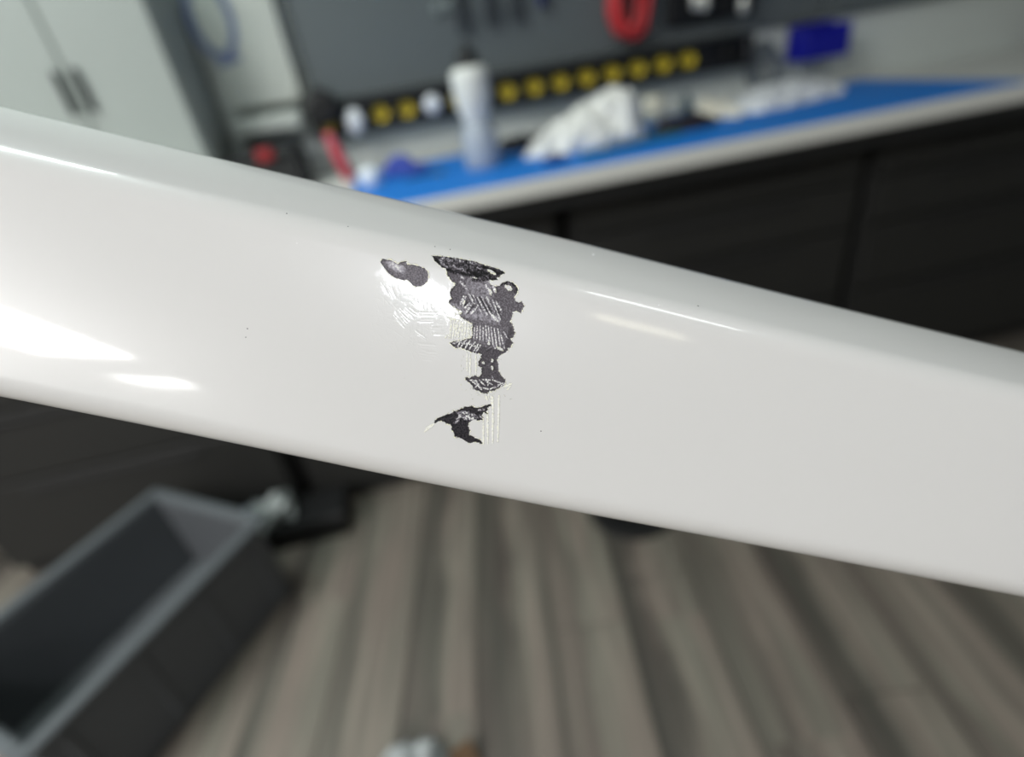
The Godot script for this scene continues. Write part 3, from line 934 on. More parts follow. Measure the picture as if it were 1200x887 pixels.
# ------------------------------------------------------------------ on the wall
func build_wall_things() -> void:
	# two steel boards above the bench
	var steel := mat("panel_grey", 95, 102, 104, 0.62)
	var names := ["slate grey steel tool board on the wall with pliers and red cable coil", "slate grey steel tool board on the wall beyond the right picture edge"]
	for k in 2:
		var half: float = [0.9, 0.6][k]
		var p := bench_thing("tool_board", names[k], "tool board", [0.405, 1.915][k], 1.62, -0.645, 0.0, "steel tool boards in a row")
		var st := new_st()
		add_box(st, Vector3(half * 2, 0.94, 0.02), Vector3.ZERO, 0.004)
		part("sheet", st, steel, p)
		for sx in [-half + 0.04, half - 0.04]:
			for sy in [-0.43, 0.43]:
				st = new_st()
				add_lathe(st, [Vector2(0, 0.004), Vector2(0.005, 0.003), Vector2(0.007, 0), Vector2(0, 0)], Transform3D(Basis(Vector3.RIGHT, PI / 2), Vector3(sx, sy, 0.0101)), 12)
				part("screw", st, mat("screw_steel", 150, 152, 152, 0.3, 1.0), p)
	# the black strip with yellow sockets
	var s := bench_thing("power_strip", "long black power strip on the wall with a row of yellow round sockets", "power strip", 0.25, 1.096, -0.595)
	var st := new_st()
	var case_ := mat("strip_black", 24, 25, 30, 0.5)
	add_box(st, Vector3(1.5, 0.096, 0.03), Vector3(0, 0, -0.02), 0.004)
	add_box(st, Vector3(1.5, 0.016, 0.034), Vector3(0, 0.04, 0.01), 0.004)
	add_box(st, Vector3(1.5, 0.016, 0.034), Vector3(0, -0.04, 0.01), 0.004)
	part("casing", st, case_, s)
	for sx in [-0.75, 0.75]:
		st = new_st()
		add_box(st, Vector3(0.03, 0.102, 0.07), Vector3(sx, 0, -0.004), 0.008)
		part("end_cap", st, case_, s)
	var yellow := mat("socket_yellow", 218, 198, 64, 0.5)
	var pin := mat("pin_hole", 25, 22, 12, 0.8)
	for k in 16:
		var x: float = (-0.463 + k * 0.0852 if k < 7 else 0.133 + (k - 7) * 0.0922) - 0.25
		if k == 15:
			x = 0.93 - 0.25
		st = new_st()
		add_lathe(st, [Vector2(0, -0.004), Vector2(0.0185, -0.004), Vector2(0.0195, 0.016), Vector2(0.023, 0.018), Vector2(0.0235, 0.014), Vector2(0.024, -0.005)], Transform3D(Basis(Vector3.RIGHT, PI / 2), Vector3(x, 0, 0.0)), 26)
		if k == 15:      # the rocker switch at the right end
			st = new_st()
			add_box(st, Vector3(0.05, 0.045, 0.03), Vector3(x, 0, 0.012), 0.006, Basis(Vector3.UP, 0.15))
			part("switch", st, mat("switch_black", 14, 14, 16, 0.35), s)
			continue
		var so := part("socket", st, yellow, s)
		for px in [-0.0075, 0.0075]:
			st = new_st()
			add_lathe(st, [Vector2(0, 0.0006), Vector2(0.0028, 0.0006), Vector2(0.003, 0), Vector2(0, 0)], Transform3D(Basis(Vector3.RIGHT, PI / 2), Vector3(x + px, 0, -0.0038)), 10)
			part("pin_hole", st, pin, so)
	var pl := ["tall white round cap on the power strip, next to the pink-red bottle", "white round cap on the power strip, just left of the white bottle"]
	for k in 2:
		var p := bench_thing("socket_cap", pl[k], "socket cap", [-0.378, -0.122][k], [1.088, 1.098][k], -0.5675, 0.0, "white caps on the power strip")
		var tall: float = [1.35, 1.0][k]
		st = new_st()
		add_lathe(st, [Vector2(0, 0), Vector2(0.026, 0.0), Vector2(0.0285, 0.003), Vector2(0.0285, 0.014), Vector2(0.025, 0.022), Vector2(0.014, 0.027), Vector2(0, 0.028)], Transform3D(Basis(Vector3.RIGHT, PI / 2).scaled(Vector3(1, tall, 1)), Vector3.ZERO), 32)
		part("cap", st, mat("plug_white", 236, 239, 243, 0.35), p)
		st = new_st()
		add_tube(st, [Vector3(-0.012, 0.006, 0.027), Vector3(0, 0.0, 0.031), Vector3(0.012, -0.006, 0.027)], [0.003], 8)
		part("finger_grip", st, mat("plug_white", 236, 239, 243, 0.35), p)
	# black tape roll hanging over the strip's left end
	var t := bench_thing("tape_roll", "black round tape roll hanging just above the left end of the power strip", "tape roll", -0.462, 1.142, -0.535)
	st = new_st()
	add_lathe(st, [Vector2(0.02, -0.024), Vector2(0.047, -0.024), Vector2(0.05, -0.02), Vector2(0.05, 0.02), Vector2(0.047, 0.024), Vector2(0.02, 0.024), Vector2(0.02, -0.024)], Transform3D(Basis(Vector3.RIGHT, PI / 2), Vector3.ZERO), 36)
	add_lathe(st, [Vector2(0, -0.018), Vector2(0.021, -0.018), Vector2(0.021, 0.018), Vector2(0, 0.018)], Transform3D(Basis(Vector3.RIGHT, PI / 2), Vector3.ZERO), 24)
	part("tape", st, mat("tape_black", 12, 12, 14, 0.6), t)
	st = new_st()
	add_tube(st, [Vector3(0, 0.052, -0.099), Vector3(0, 0.053, 0.02), Vector3(0, 0.054, 0.034), Vector3(0, 0.062, 0.038)], [0.004], 10)
	part("hook", st, mat("hook_steel", 70, 72, 74, 0.35, 0.8), t)
	# the pale board with its ledge
	var w := bench_thing("whiteboard", "small pale wall board with a blue marker loop, left of the tool panels", "whiteboard", -0.63, 1.5, -0.6)
	st = new_st()
	var outline := PackedVector2Array()
	for c in [[-0.108, -0.325, 0.006], [0.108, -0.325, 0.022], [0.108, 0.3, 0.022], [-0.108, 0.3, 0.006]]:
		for k in 7:
			var a: float = [PI, PI * 1.5, 0.0, PI * 0.5][int(outline.size() / 7)] + k * PI / 12
			var cc := Vector2(c[0] - signf(c[0]) * c[2], c[1] - signf(c[1]) * c[2])
			outline.append(cc + Vector2(cos(a), sin(a)) * c[2])
	for k in outline.size():
		var a2: Vector2 = outline[k]
		var b2: Vector2 = outline[(k + 1) % outline.size()]
		var n := Vector3(b2.y - a2.y, -(b2.x - a2.x), 0).normalized()
		quad(st, Vector3(a2.x, a2.y, -0.035), Vector3(b2.x, b2.y, -0.035), Vector3(b2.x, b2.y, 0.012), Vector3(a2.x, a2.y, 0.012), n)
		tri(st, Vector3(0, 0, 0.012), Vector3(a2.x, a2.y, 0.012), Vector3(b2.x, b2.y, 0.012), Vector3.BACK, Vector3.BACK, Vector3.BACK)
		tri(st, Vector3(0, 0, -0.035), Vector3(a2.x, a2.y, -0.035), Vector3(b2.x, b2.y, -0.035), Vector3.FORWARD, Vector3.FORWARD, Vector3.FORWARD)
	part("panel", st, mat("board_pale", 186, 190, 183, 0.45), w)
	var ink := mat("marker_blue", 112, 124, 158, 0.5)
	st = new_st()
	var ring := []
	for k in 40:
		ring.append(Vector3(-0.072 + cos(TAU * k / 40) * 0.055, -0.09 + sin(TAU * k / 40) * 0.095, 0.0125))
	add_tube(st, ring, [0.0115], 6, true)
	part("marker_loop", st, ink, w, "blue marker loop").scale = Vector3(1, 1, 0.1)
	w.get_child(w.get_child_count() - 1).position.z = 0.0113
	st = new_st()
	add_tube(st, [Vector3(-0.095, -0.205, 0.0125), Vector3(-0.06, -0.2, 0.0125), Vector3(-0.025, -0.192, 0.0125)], [0.008], 6)
	part("marker_stroke", st, ink, w, "short blue marker stroke").scale = Vector3(1, 1, 0.1)
	w.get_child(w.get_child_count() - 1).position.z = 0.0113
	var lg := bench_thing("ledge", "pale grey rounded ledge on the wall right under the small board", "ledge", -0.64, 1.122, -0.6)
	st = new_st()
	add_box(st, Vector3(0.215, 0.055, 0.118), Vector3.ZERO, 0.012)
	part("ledge_body", st, mat("ledge_grey", 182, 187, 181, 0.45), lg)
	# a tall pale cabinet beyond the left edge of the photograph
	var cb := bench_thing("tall_cabinet", "pale grey tall narrow cabinet standing on the worktop, left of the small board", "cabinet", -1.03, 0.936, -0.5)
	st = new_st()
	add_box(st, Vector3(0.5, 0.62, 0.27), Vector3(0, 0.31, 0), 0.006)
	part("body", st, mat("cabinet_pale", 158, 164, 160, 0.5), cb)
	for sx in [-0.1235, 0.1235]:
		st = new_st()
		add_box(st, Vector3(0.243, 0.6, 0.016), Vector3(sx, 0.31, 0.144), 0.004)
		var d := part("door", st, mat("cabinet_pale", 158, 164, 160, 0.5), cb)
		st = new_st()
		add_box(st, Vector3(0.012, 0.1, 0.02), Vector3(sx - signf(sx) * 0.1, 0.34, 0.16), 0.004)
		part("handle", st, mat("hook_steel", 70, 72, 74, 0.35, 0.8), d)
	# pliers hanging on the middle panel
	var pw := ["dark pliers hanging on the grey panel straight above the white bottle", "dark pliers hanging on the grey panel, middle pair of three", "dark pliers hanging on the grey panel, right pair beside the blue screwdriver"]
	for k in 3:
		var p := bench_thing("pliers", pw[k], "pliers", [0.026, 0.117, 0.2][k], [1.318, 1.325, 1.325][k], -0.615, 0.0, "pliers hanging on the tool panel")
		var grip := mat("grip_dark", 56, 60, 66, 0.6)
		for sx in [-1.0, 1.0]:
			st = new_st()
			add_tube(st, [Vector3(sx * 0.004, 0.06, 0), Vector3(sx * 0.013, 0.03, 0), Vector3(sx * 0.017, -0.005, 0), Vector3(sx * 0.014, -0.04, 0)], [0.0055, 0.0065, 0.0072, 0.006], 10)
			part("handle", st, grip, p)
			st = new_st()
			add_tube(st, [Vector3(sx * 0.003, 0.06, 0), Vector3(sx * 0.008, 0.078, 0), Vector3(sx * 0.005, 0.11, 0), Vector3(sx * 0.002, 0.13, 0)], [0.007, 0.008, 0.0055, 0.0025], 10)
			part("jaw", st, mat("tool_steel_dark", 86, 88, 92, 0.4, 0.6), p)
		st = new_st()
		add_tube(st, [Vector3(0, 0.05, -0.0195), Vector3(0, 0.05, 0.012), Vector3(0, 0.056, 0.016)], [0.003], 8)
		part("hook", st, mat("hook_steel", 70, 72, 74, 0.35, 0.8), p)
	var sd := bench_thing("screwdriver", "blue handled screwdriver hanging on the grey panel beside the pliers", "screwdriver", 0.287, 1.325, -0.615)
	st = new_st()
	add_lathe(st, [Vector2(0, -0.012), Vector2(0.011, -0.008), Vector2(0.0145, 0.01), Vector2(0.0125, 0.04), Vector2(0.015, 0.065), Vector2(0.009, 0.085), Vector2(0, 0.086)], Transform3D.IDENTITY, 20)
	part("handle", st, mat("handle_navy", 34, 42, 96, 0.4), sd)
	st = new_st()
	add_lathe(st, [Vector2(0, 0.084), Vector2(0.003, 0.084), Vector2(0.003, 0.17), Vector2(0, 0.172)], Transform3D.IDENTITY, 10)
	part("shaft", st, mat("chrome", 205, 207, 208, 0.12, 1.0), sd)
	st = new_st()
	add_tube(st, [Vector3(0, 0.09, -0.0195), Vector3(0, 0.09, 0.008), Vector3(0, 0.1, 0.01)], [0.003], 8)
	part("hook", st, mat("hook_steel", 70, 72, 74, 0.35, 0.8), sd)
	# two bright steel rings
	for k in 2:
		var r := bench_thing("steel_ring", ["shiny steel ring on a hook of the grey panel, left of the two", "shiny steel ring on a hook of the grey panel, right of the two"][k], "ring", [-0.048, -0.012][k], [1.35, 1.354][k], -0.626, 0.0, "steel rings on the tool panel")
		st = new_st()
		add_lathe(st, [Vector2(0.006, -0.005), Vector2(0.013, -0.005), Vector2(0.0135, 0.0), Vector2(0.012, 0.005), Vector2(0.006, 0.006), Vector2(0.006, -0.005)], Transform3D(Basis(Vector3.RIGHT, PI / 2), Vector3.ZERO), 24)
		part("ring", st, mat("ring_steel", 170, 182, 180, 0.35, 0.4), r)
		st = new_st()
		add_tube(st, [Vector3(0, 0.0045, -0.0085), Vector3(0, 0.0045, 0.012)], [0.0016], 8)
		part("hook", st, mat("hook_steel", 70, 72, 74, 0.35, 0.8), r)
	# the red coil
	var co := bench_thing("cable_coil", "red coiled cable hanging on the grey panel above the yellow sockets", "cable coil", 0.575, 1.29, -0.605)
	var red := mat("cable_red", 206, 56, 60, 0.45)
	for k in 7:
		st = new_st()
		var loop := []
		var wd: float = [0.066, 0.05, 0.062, 0.034, 0.064, 0.044, 0.055][k]
		var ht: float = 0.098 - 0.008 * (k % 3)
		for i in 36:
			var a := TAU * i / 36
			loop.append(Vector3(cos(a) * wd + 0.003 * sin(3.0 * a + k), sin(a) * ht + 0.004 * cos(2.0 * a + k * 2.0) + 0.004 * (k % 2), -0.006 + k * 0.007))
		add_tube(st, loop, [0.0085], 10, true)
		part("loop", st, red, co)
	st = new_st()
	add_tube(st, [Vector3(-0.01, 0.095, 0.05), Vector3(-0.006, 0.05, 0.052), Vector3(0.012, 0.0, 0.05), Vector3(0.004, -0.05, 0.052), Vector3(-0.014, -0.085, 0.048)], [0.0085], 10)
	part("cable_end", st, red, co)
	for k in 3:
		st = new_st()
		add_box(st, Vector3(0.05, 0.022, 0.062), Vector3([-0.03, 0.028, 0.0][k], [-0.088, -0.085, 0.096][k], 0.016), 0.008, Basis(Vector3.BACK, [-0.45, 0.5, 0.0][k]))
		part("tie", st, mat("cable_tie_red", 170, 44, 48, 0.5), co)
	st = new_st()
	add_tube(st, [Vector3(0, 0.082, -0.0295), Vector3(0, 0.082, 0.055), Vector3(0, 0.094, 0.06)], [0.004], 8)
	part("hook", st, mat("hook_steel", 70, 72, 74, 0.35, 0.8), co)
	# the black tool holder with bright tools in it
	var th := bench_thing("tool_holder", "black tool holder plate with bright metal tools, right of the red coil", "tool holder", 0.87, 1.31, -0.615)
	st = new_st()
	add_box(st, Vector3(0.32, 0.22, 0.03), Vector3(0, 0.0, -0.004), 0.006)
	add_box(st, Vector3(0.32, 0.02, 0.032), Vector3(0, 0.075, 0.027), 0.004)
	part("plate", st, mat("holder_black", 20, 20, 23, 0.5), th)
	var tl := ["bright chrome nut driver with a blue handle in the black holder, leftmost", "bright chrome nut driver with a blue handle in the black holder, second from the left", "bright chrome nut driver with a blue handle in the black holder, rightmost and set apart"]
	for k in 3:
		var d := bench_thing("nut_driver", tl[k], "nut driver", [0.785, 0.816, 0.955][k], [1.256, 1.25, 1.226][k], -0.5565, 0.0, "nut drivers in the black holder")
		st = new_st()
		add_lathe(st, [Vector2(0, -0.02), Vector2(0.01, -0.02), Vector2(0.0145, -0.012), Vector2(0.0155, 0.008), Vector2(0.013, 0.024), Vector2(0.008, 0.03), Vector2(0, 0.03)], Transform3D.IDENTITY, 24)
		part("socket_head", st, mat("satin_steel", 225, 224, 215, 0.3, 0.55), d)
		st = new_st()
		add_lathe(st, [Vector2(0, 0.028), Vector2(0.012, 0.03), Vector2(0.015, 0.05), Vector2(0.013, 0.11), Vector2(0.015, 0.13), Vector2(0.01, 0.145), Vector2(0, 0.146)], Transform3D.IDENTITY, 20)
		part("handle", st, mat("handle_blue", 30, 38, 130, 0.4), d)
	# grey hoses and the blue bin at the right edge
	var bn := bench_thing("parts_bin", "deep blue plastic parts bin hung on the wall at the right of the power strip", "bin", 1.262, 1.085, -0.57)
	st = new_st()
	for q in [[Vector3(0.17, 0.004, 0.1), Vector3(0, -0.05, 0)], [Vector3(0.17, 0.11, 0.004), Vector3(0, 0.002, -0.049)], [Vector3(0.17, 0.08, 0.004), Vector3(0, -0.012, 0.049)], [Vector3(0.004, 0.1, 0.1), Vector3(-0.085, -0.002, 0)], [Vector3(0.004, 0.1, 0.1), Vector3(0.085, -0.002, 0)]]:
		add_box(st, q[0], q[1], 0.0015)
	part("tray", st, mat("bin_blue", 16, 22, 150, 0.4), bn)
	st = new_st()
	add_box(st, Vector3(0.12, 0.02, 0.04), Vector3(0, 0.045, -0.069), 0.002)
	part("hanger", st, mat("hook_steel", 70, 72, 74, 0.35, 0.8), bn)
	var hs := bench_thing("hose_coil", "grey air hose coil hanging between the power strip and the blue bin", "hose coil", 1.09, 1.035, -0.6)
	for k in 4:
		st = new_st()
		var loop := []
		for i in 28:
			var a := TAU * i / 28
			loop.append(Vector3(cos(a) * (0.056 - 0.005 * k), sin(a) * (0.075 - 0.006 * k) - 0.002 * k, -0.03 + 0.012 * k))
		add_tube(st, loop, [0.0068], 8, true)
		part("loop", st, mat("hose_grey", 104, 112, 118, 0.5), hs)
	st = new_st()
	add_tube(st, [Vector3(0, 0.06, -0.059), Vector3(0, 0.06, 0.012), Vector3(0, 0.068, 0.016)], [0.0035], 8)
	part("hook", st, mat("hook_steel", 70, 72, 74, 0.35, 0.8), hs)


# ------------------------------------------------------------------ on the bench
func build_bench_things() -> void:
	var top := 0.9395        # upper face of the blue mat
	var bare := 0.9355       # upper face of the worktop
	var b := bench_thing("squeeze_bottle", "tall white squeeze bottle with a black nozzle and clear grey lower half on the mat", "bottle", -0.036, top, -0.2)
	var st := new_st()
	add_lathe(st, [Vector2(0, 0), Vector2(0.045, 0), Vector2(0.05, 0.006), Vector2(0.0505, 0.05), Vector2(0.049, 0.085), Vector2(0.042, 0.105), Vector2(0.035, 0.116), Vector2(0, 0.117)], Transform3D.IDENTITY, 40)
	part("lower_body", st, mat("bottle_clear_grey", 170, 178, 187, 0.35), b, "clear grey lower half")
	st = new_st()
	add_lathe(st, [Vector2(0.03, 0.114), Vector2(0.0345, 0.117), Vector2(0.036, 0.13), Vector2(0.044, 0.152), Vector2(0.049, 0.18), Vector2(0.05, 0.22), Vector2(0.049, 0.236), Vector2(0.041, 0.246), Vector2(0.02, 0.252), Vector2(0, 0.252)], Transform3D.IDENTITY, 40)
	part("upper_body", st, mat("bottle_white", 228, 230, 225, 0.45), b, "white upper half")
	st = new_st()
	add_lathe(st, [Vector2(0, 0.25), Vector2(0.029, 0.25), Vector2(0.03, 0.268), Vector2(0.024, 0.281), Vector2(0.012, 0.287), Vector2(0.008, 0.302), Vector2(0, 0.303)], Transform3D.IDENTITY, 28)
	part("nozzle", st, mat("nozzle_black", 16, 17, 20, 0.45), b, "black nozzle")
	var c := bench_thing("cloth_bundle", "crumpled white cloth bundle heaped on the blue mat right of the bottle", "cloth", 0.0, top, -0.24)
	st = new_st()
	add_crumple(st, [Vector4(0.085, 0.012, 0.02, 0.02), Vector4(0.13, 0.04, 0.045, 0.02), Vector4(0.185, 0.06, 0.06, 0.01), Vector4(0.25, 0.085, 0.085, 0.0), Vector4(0.32, 0.112, 0.1, -0.02), Vector4(0.38, 0.13, 0.1, -0.03), Vector4(0.425, 0.108, 0.085, -0.02), Vector4(0.455, 0.055, 0.05, -0.01), Vector4(0.468, 0.01, 0.02, 0.0)], 0.022, 4, 9.0, 70, 48)
	part("cloth", st, mat("cloth_white", 236, 236, 230, 0.9), c)
	var cj := bench_thing("cream_jar", "small cream coloured jar standing behind the white cloth bundle", "jar", 0.588, top, -0.45)
	st = new_st()
	add_lathe(st, [Vector2(0, 0), Vector2(0.03, 0), Vector2(0.033, 0.004), Vector2(0.033, 0.05), Vector2(0.028, 0.056), Vector2(0, 0.057)], Transform3D.IDENTITY, 32)
	part("body", st, mat("jar_cream", 222, 216, 194, 0.4), cj)
	st = new_st()
	add_lathe(st, [Vector2(0, 0.054), Vector2(0.032, 0.054), Vector2(0.0335, 0.058), Vector2(0.0335, 0.074), Vector2(0.031, 0.077), Vector2(0, 0.0775)], Transform3D.IDENTITY, 32)
	part("lid", st, mat("lid_cream", 236, 231, 208, 0.4), cj)
	var p := bench_thing("tool_pouch", "dark purple-black tool pouch lying on the blue mat between white cloth and paper", "pouch", 0.0, top, -0.2)
	st = new_st()
	add_crumple(st, [Vector4(0.474, 0.014, 0.02, 0), Vector4(0.5, 0.034, 0.04, 0), Vector4(0.54, 0.028, 0.042, 0), Vector4(0.6, 0.034, 0.04, 0), Vector4(0.645, 0.03, 0.035, -0.01), Vector4(0.68, 0.01, 0.02, -0.01)], 0.012, 12, 14.0, 44, 30)
	part("pouch", st, mat("pouch_dark", 30, 25, 36, 0.7), p)
	var bl := bench_thing("small_bottle", "small dark teal bottle standing behind the dark tool pouch", "bottle", 0.71, top, -0.46)
	st = new_st()
	add_lathe(st, [Vector2(0, 0), Vector2(0.016, 0), Vector2(0.018, 0.004), Vector2(0.018, 0.045), Vector2(0.009, 0.055), Vector2(0.009, 0.068), Vector2(0, 0.069)], Transform3D.IDENTITY, 24)
	part("body", st, mat("bottle_teal", 44, 74, 84, 0.35), bl)
	var cr := bench_thing("paper_wad", "crumpled cream paper wad on the blue mat between the dark pouch and the flat paper", "paper", 0.0, top, -0.3)
	st = new_st()
	add_crumple(st, [Vector4(0.665, 0.02, 0.02, -0.02), Vector4(0.695, 0.042, 0.035, -0.02), Vector4(0.73, 0.04, 0.04, 0.0), Vector4(0.76, 0.028, 0.04, 0.02), Vector4(0.785, 0.008, 0.02, 0.03)], 0.022, 31, 16.0, 44, 32)
	part("wad", st, mat("paper_cream", 226, 221, 204, 0.85), cr)
	var pa := bench_thing("plastic_packaging", "flat crinkled white plastic packaging lying on the blue mat at its right end", "packaging", 0.0, top, -0.36)
	st = new_st()
	add_crumple(st, [Vector4(0.8, 0.01, 0.04, 0.05), Vector4(0.85, 0.035, 0.09, 0.03), Vector4(0.93, 0.05, 0.11, 0.0), Vector4(1.02, 0.05, 0.11, -0.02), Vector4(1.1, 0.042, 0.1, -0.03), Vector4(1.18, 0.03, 0.08, -0.03), Vector4(1.22, 0.006, 0.04, -0.03)], 0.014, 77, 10.0, 54, 36)
	part("packaging", st, mat("packaging_white", 232, 235, 238, 0.5), pa)
	var pk := bench_thing("pump_bottle", "slim pink-red bottle leaning at the left end of the blue mat, below the sockets", "bottle", -0.43, bare, -0.44)
	pk.rotate_object_local(Vector3.BACK, 0.2)
	pk.position.y += 0.004
	st = new_st()
	add_lathe(st, [Vector2(0, 0), Vector2(0.017, 0), Vector2(0.019, 0.003), Vector2(0.019, 0.1), Vector2(0.016, 0.112), Vector2(0, 0.113)], Transform3D.IDENTITY, 28)
	part("body", st, mat("bottle_red", 196, 70, 84, 0.4), pk)
	st = new_st()
	add_lathe(st, [Vector2(0, 0.111), Vector2(0.014, 0.111), Vector2(0.0145, 0.135), Vector2(0.012, 0.142), Vector2(0, 0.143)], Transform3D.IDENTITY, 24)
	part("cap", st, mat("cap_pink", 205, 96, 108, 0.45), pk)
	var jr := bench_thing("white_pot", "small bright white pot with a domed lid at the left end of the blue mat", "pot", -0.354, top, -0.24)
	st = new_st()
	add_lathe(st, [Vector2(0, 0), Vector2(0.026, 0), Vector2(0.029, 0.003), Vector2(0.03, 0.026), Vector2(0, 0.027)], Transform3D.IDENTITY, 32)
	part("body", st, mat("pot_white", 226, 232, 238, 0.35), jr)
	st = new_st()
	add_lathe(st, [Vector2(0, 0.025), Vector2(0.032, 0.025), Vector2(0.033, 0.03), Vector2(0.029, 0.042), Vector2(0.018, 0.05), Vector2(0, 0.053)], Transform3D.IDENTITY, 32)
	part("lid", st, mat("pot_lid", 232, 238, 244, 0.3), jr)
	var gl := bench_thing("work_glove", "crumpled blue-violet work glove lying on the mat left of the bottle", "glove", 0.0, top, -0.36)
	st = new_st()
	add_crumple(st, [Vector4(-0.325, 0.012, 0.02, 0.0), Vector4(-0.3, 0.034, 0.035, 0.0), Vector4(-0.265, 0.042, 0.042, 0.0), Vector4(-0.235, 0.03, 0.04, 0.01), Vector4(-0.205, 0.014, 0.03, 0.015), Vector4(-0.185, 0.008, 0.015, 0.02)], 0.016, 17, 16.0, 40, 30)
	part("glove", st, mat("glove_blue", 62, 80, 168, 0.8), gl)
	var ba := bench_thing("steel_ball", "tiny shiny steel ball on the blue mat between glove and bottle", "ball", -0.165, top, -0.19)
	st = new_st()
	var arc := []
	for k in 13:
		arc.append(Vector2(0.006 * sin(PI * k / 12), 0.006 - 0.006 * cos(PI * k / 12)))
	add_lathe(st, arc, Transform3D.IDENTITY, 20)
	part("ball", st, mat("chrome", 205, 207, 208, 0.12, 1.0), ba)
	var hk := bench_thing("hex_key", "dark hex key lying on the blue mat beside the tiny steel ball", "hex key", -0.2, top, -0.235, 0.1)
	st = new_st()
	add_tube(st, [Vector3(-0.06, 0.004, 0), Vector3(0.035, 0.004, 0), Vector3(0.046, 0.004, 0.004), Vector3(0.05, 0.004, 0.014), Vector3(0.05, 0.004, 0.034)], [0.0038], 6)
	part("key", st, mat("key_dark", 52, 54, 60, 0.4, 0.5), hk)
	var rg := bench_thing("blue_rag", "small dark blue rag at the front of the mat below the white cloth bundle", "rag", 0.0, top, -0.075)
	st = new_st()
	add_crumple(st, [Vector4(0.105, 0.006, 0.01, 0), Vector4(0.13, 0.016, 0.022, 0), Vector4(0.155, 0.014, 0.02, 0), Vector4(0.175, 0.004, 0.01, 0)], 0.008, 19, 25.0, 24, 20)
	part("rag", st, mat("rag_navy", 20, 44, 112, 0.85), rg)
	var gc := bench_thing("green_cord", "dark teal green cord curling along the foot of the white cloth bundle", "cord", 0.0, top, 0.0)
	st = new_st()
	add_tube(st, [Vector3(0.21, 0.006, -0.07), Vector3(0.25, 0.006, -0.055), Vector3(0.3, 0.006, -0.075), Vector3(0.35, 0.006, -0.085), Vector3(0.4, 0.006, -0.11), Vector3(0.46, 0.006, -0.125), Vector3(0.52, 0.006, -0.115)], [0.006], 10)
	part("cord", st, mat("cord_green", 22, 98, 96, 0.5), gc)
	var dk := bench_thing("black_pouch", "flat black pouch on the mat between the white bottle and the white cloth bundle", "pouch", 0.0, top, -0.4)
	st = new_st()
	add_crumple(st, [Vector4(0.02, 0.01, 0.02, 0), Vector4(0.07, 0.034, 0.04, 0), Vector4(0.13, 0.036, 0.042, 0), Vector4(0.19, 0.03, 0.04, 0), Vector4(0.24, 0.008, 0.02, 0)], 0.01, 29, 14.0, 34, 26)
	part("pouch", st, mat("pouch_black", 22, 24, 32, 0.7), dk)
	var tb := bench_thing("tool_box", "black box with a red latch on the worktop below the pale wall ledge", "toolbox", -0.66, bare, -0.5)
	st = new_st()
	add_box(st, Vector3(0.2, 0.1, 0.18), Vector3(0, 0.05, 0), 0.008)
	part("body", st, mat("toolbox_black", 22, 23, 24, 0.5), tb)
	st = new_st()
	add_box(st, Vector3(0.206, 0.028, 0.186), Vector3(0, 0.112, 0), 0.01)
	part("lid", st, mat("toolbox_black", 22, 23, 24, 0.5), tb)
	st = new_st()
	add_box(st, Vector3(0.05, 0.036, 0.016), Vector3(0.014, 0.116, 0.1), 0.006)
	part("latch", st, mat("latch_red", 140, 20, 28, 0.5), tb, "red latch")


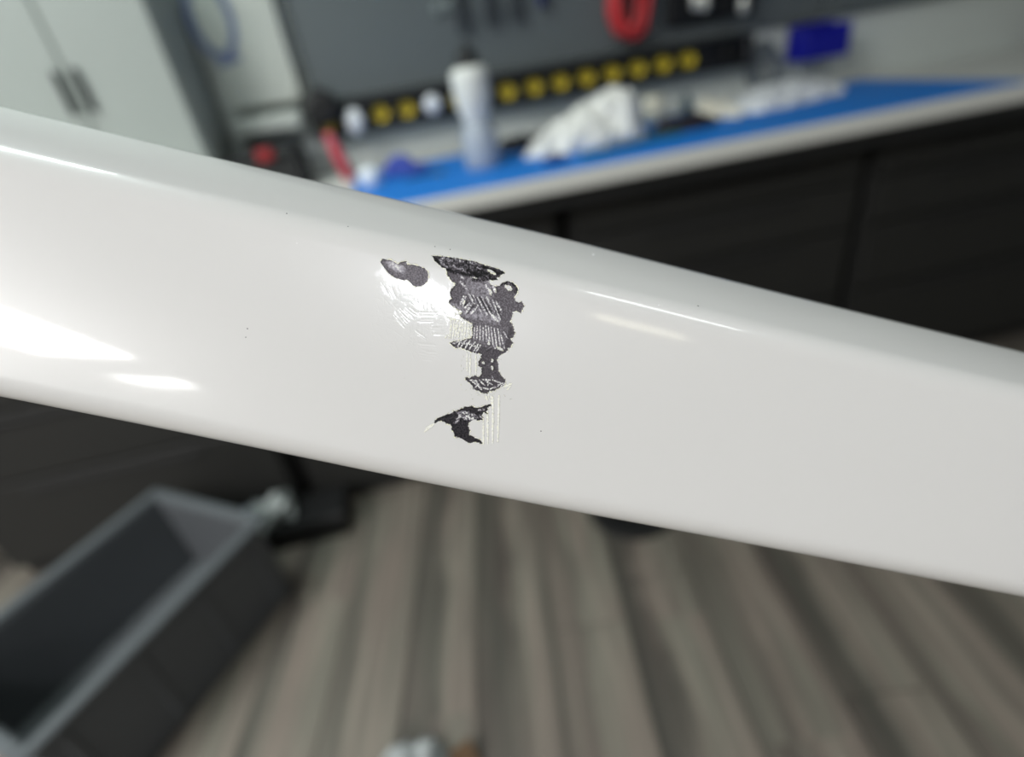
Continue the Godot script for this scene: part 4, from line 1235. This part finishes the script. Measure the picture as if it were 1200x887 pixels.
# ------------------------------------------------------------------ on the floor
func build_floor_things() -> void:
	# the dark tub: its near corner stands at (-0.739, -1.022)
	var turn := atan2(0.427, 0.904)
	var d := Vector3(-0.427, 0, 0.904)
	var e := Vector3(-0.904, 0, -0.427)
	var t := thing("storage_tub", "dark grey plastic storage tub on the plank floor at the lower left", "tub", Vector3(-0.739, 0, -1.022) + d * 0.28 + e * 0.2, -turn)
	var grey := mat("tub_grey", 86, 89, 92, 0.5)
	var st := new_st()
	add_box(st, Vector3(0.4, 0.012, 0.56), Vector3(0, 0.006, 0), 0.004)
	add_box(st, Vector3(0.012, 0.27, 0.56), Vector3(0.194, 0.135, 0), 0.005)
	add_box(st, Vector3(0.012, 0.27, 0.56), Vector3(-0.194, 0.135, 0), 0.005)
	add_box(st, Vector3(0.376, 0.27, 0.012), Vector3(0, 0.135, 0.274), 0.005)
	add_box(st, Vector3(0.376, 0.27, 0.012), Vector3(0, 0.135, -0.274), 0.005)
	part("body", st, grey, t)
	for q in [[Vector3(0.03, 0.022, 0.6), Vector3(0.205, 0.272, 0)], [Vector3(0.03, 0.022, 0.6), Vector3(-0.205, 0.272, 0)], [Vector3(0.38, 0.022, 0.03), Vector3(0, 0.272, 0.285)], [Vector3(0.38, 0.022, 0.03), Vector3(0, 0.272, -0.285)]]:
		st = new_st()
		add_box(st, q[0], q[1], 0.006)
		part("rim", st, mat("tub_rim", 92, 97, 100, 0.45), t)
	for z in [-0.235, -0.08, 0.08, 0.235]:
		st = new_st()
		add_box(st, Vector3(0.01, 0.24, 0.018), Vector3(0.203, 0.135, z), 0.003)
		part("rib", st, grey, t)
	var lb := thing("low_box", "low black box on the floor between the storage tub and the drawer cabinets", "box", on_bench(-0.83, 0, 0.046), deg_to_rad(BENCH_TURN))
	st = new_st()
	add_box(st, Vector3(0.31, 0.075, 0.13), Vector3(0, 0.0375, 0), 0.006)
	part("body", st, mat("lowbox_black", 14, 14, 15, 0.6), lb)
	st = new_st()
	add_box(st, Vector3(0.32, 0.016, 0.14), Vector3(0, 0.0835, 0), 0.006)
	part("lid", st, mat("lowbox_black", 14, 14, 15, 0.6), lb)
	var bg := thing("plastic_bag", "crumpled whitish plastic bag lying on the low black box at the lower left", "bag", on_bench(-0.895, 0.092, 0.055), 0.3)
	st = new_st()
	add_crumple(st, [Vector4(-0.07, 0.01, 0.02, 0), Vector4(-0.045, 0.04, 0.035, 0), Vector4(-0.01, 0.03, 0.04, 0.005), Vector4(0.03, 0.06, 0.045, 0), Vector4(0.055, 0.04, 0.035, 0), Vector4(0.07, 0.01, 0.02, 0)], 0.035, 51, 14.0, 40, 30)
	part("bag", st, mat("bag_whitish", 176, 182, 180, 0.5), bg)
	var rd := thing("steel_offcut", "short pale metal rod lying on the low black box at the left picture edge", "rod", on_bench(-1.0, 0.1005, 0.012), 0.6)
	st = new_st()
	add_lathe(st, [Vector2(0, -0.07), Vector2(0.008, -0.07), Vector2(0.0085, -0.068), Vector2(0.0085, 0.068), Vector2(0.008, 0.07), Vector2(0, 0.07)], Transform3D(Basis(Vector3.BACK, PI / 2), Vector3.ZERO), 16)
	part("rod", st, mat("rod_pale", 178, 188, 200, 0.35, 0.3), rd)
	var pd := thing("rubber_pad", "flat round black rubber pad on the planks, half hidden below the tube", "pad", Vector3(0.262, 0, -1.15))
	st = new_st()
	add_lathe(st, [Vector2(0, 0), Vector2(0.13, 0), Vector2(0.135, 0.004), Vector2(0.13, 0.016), Vector2(0.11, 0.02), Vector2(0.1, 0.014), Vector2(0, 0.014)], Transform3D.IDENTITY, 48)
	part("pad", st, mat("pad_black", 16, 16, 16, 0.7), pd)
	var pb := thing("plastic_wrap", "crumpled pale plastic wrap on the planks at the bottom edge of the picture", "plastic wrap", Vector3(-0.358, 0, -0.5), 0.1)
	st = new_st()
	add_crumple(st, [Vector4(-0.1, 0.006, 0.02, 0.01), Vector4(-0.06, 0.035, 0.05, 0.0), Vector4(-0.01, 0.045, 0.06, 0.0), Vector4(0.04, 0.04, 0.06, 0.0), Vector4(0.085, 0.02, 0.04, 0.01), Vector4(0.1, 0.005, 0.02, 0.01)], 0.03, 61, 12.0, 44, 32)
	part("wrap", st, mat("wrap_pale", 168, 172, 172, 0.35), pb)
	var cb := thing("cardboard_scrap", "small folded brown cardboard scrap on the planks at the bottom edge of the picture", "cardboard", Vector3(-0.232, 0, -0.52), 0.5)
	st = new_st()
	add_box(st, Vector3(0.05, 0.003, 0.06), Vector3(0, 0.0205, 0.0), 0.001, Basis(Vector3.RIGHT, 0.65))
	part("flap", st, mat("cardboard", 92, 70, 48, 0.85), cb)
	st = new_st()
	add_box(st, Vector3(0.05, 0.003, 0.06), Vector3(0, 0.0015, 0.0), 0.001)
	part("base", st, mat("cardboard", 92, 70, 48, 0.85), cb)
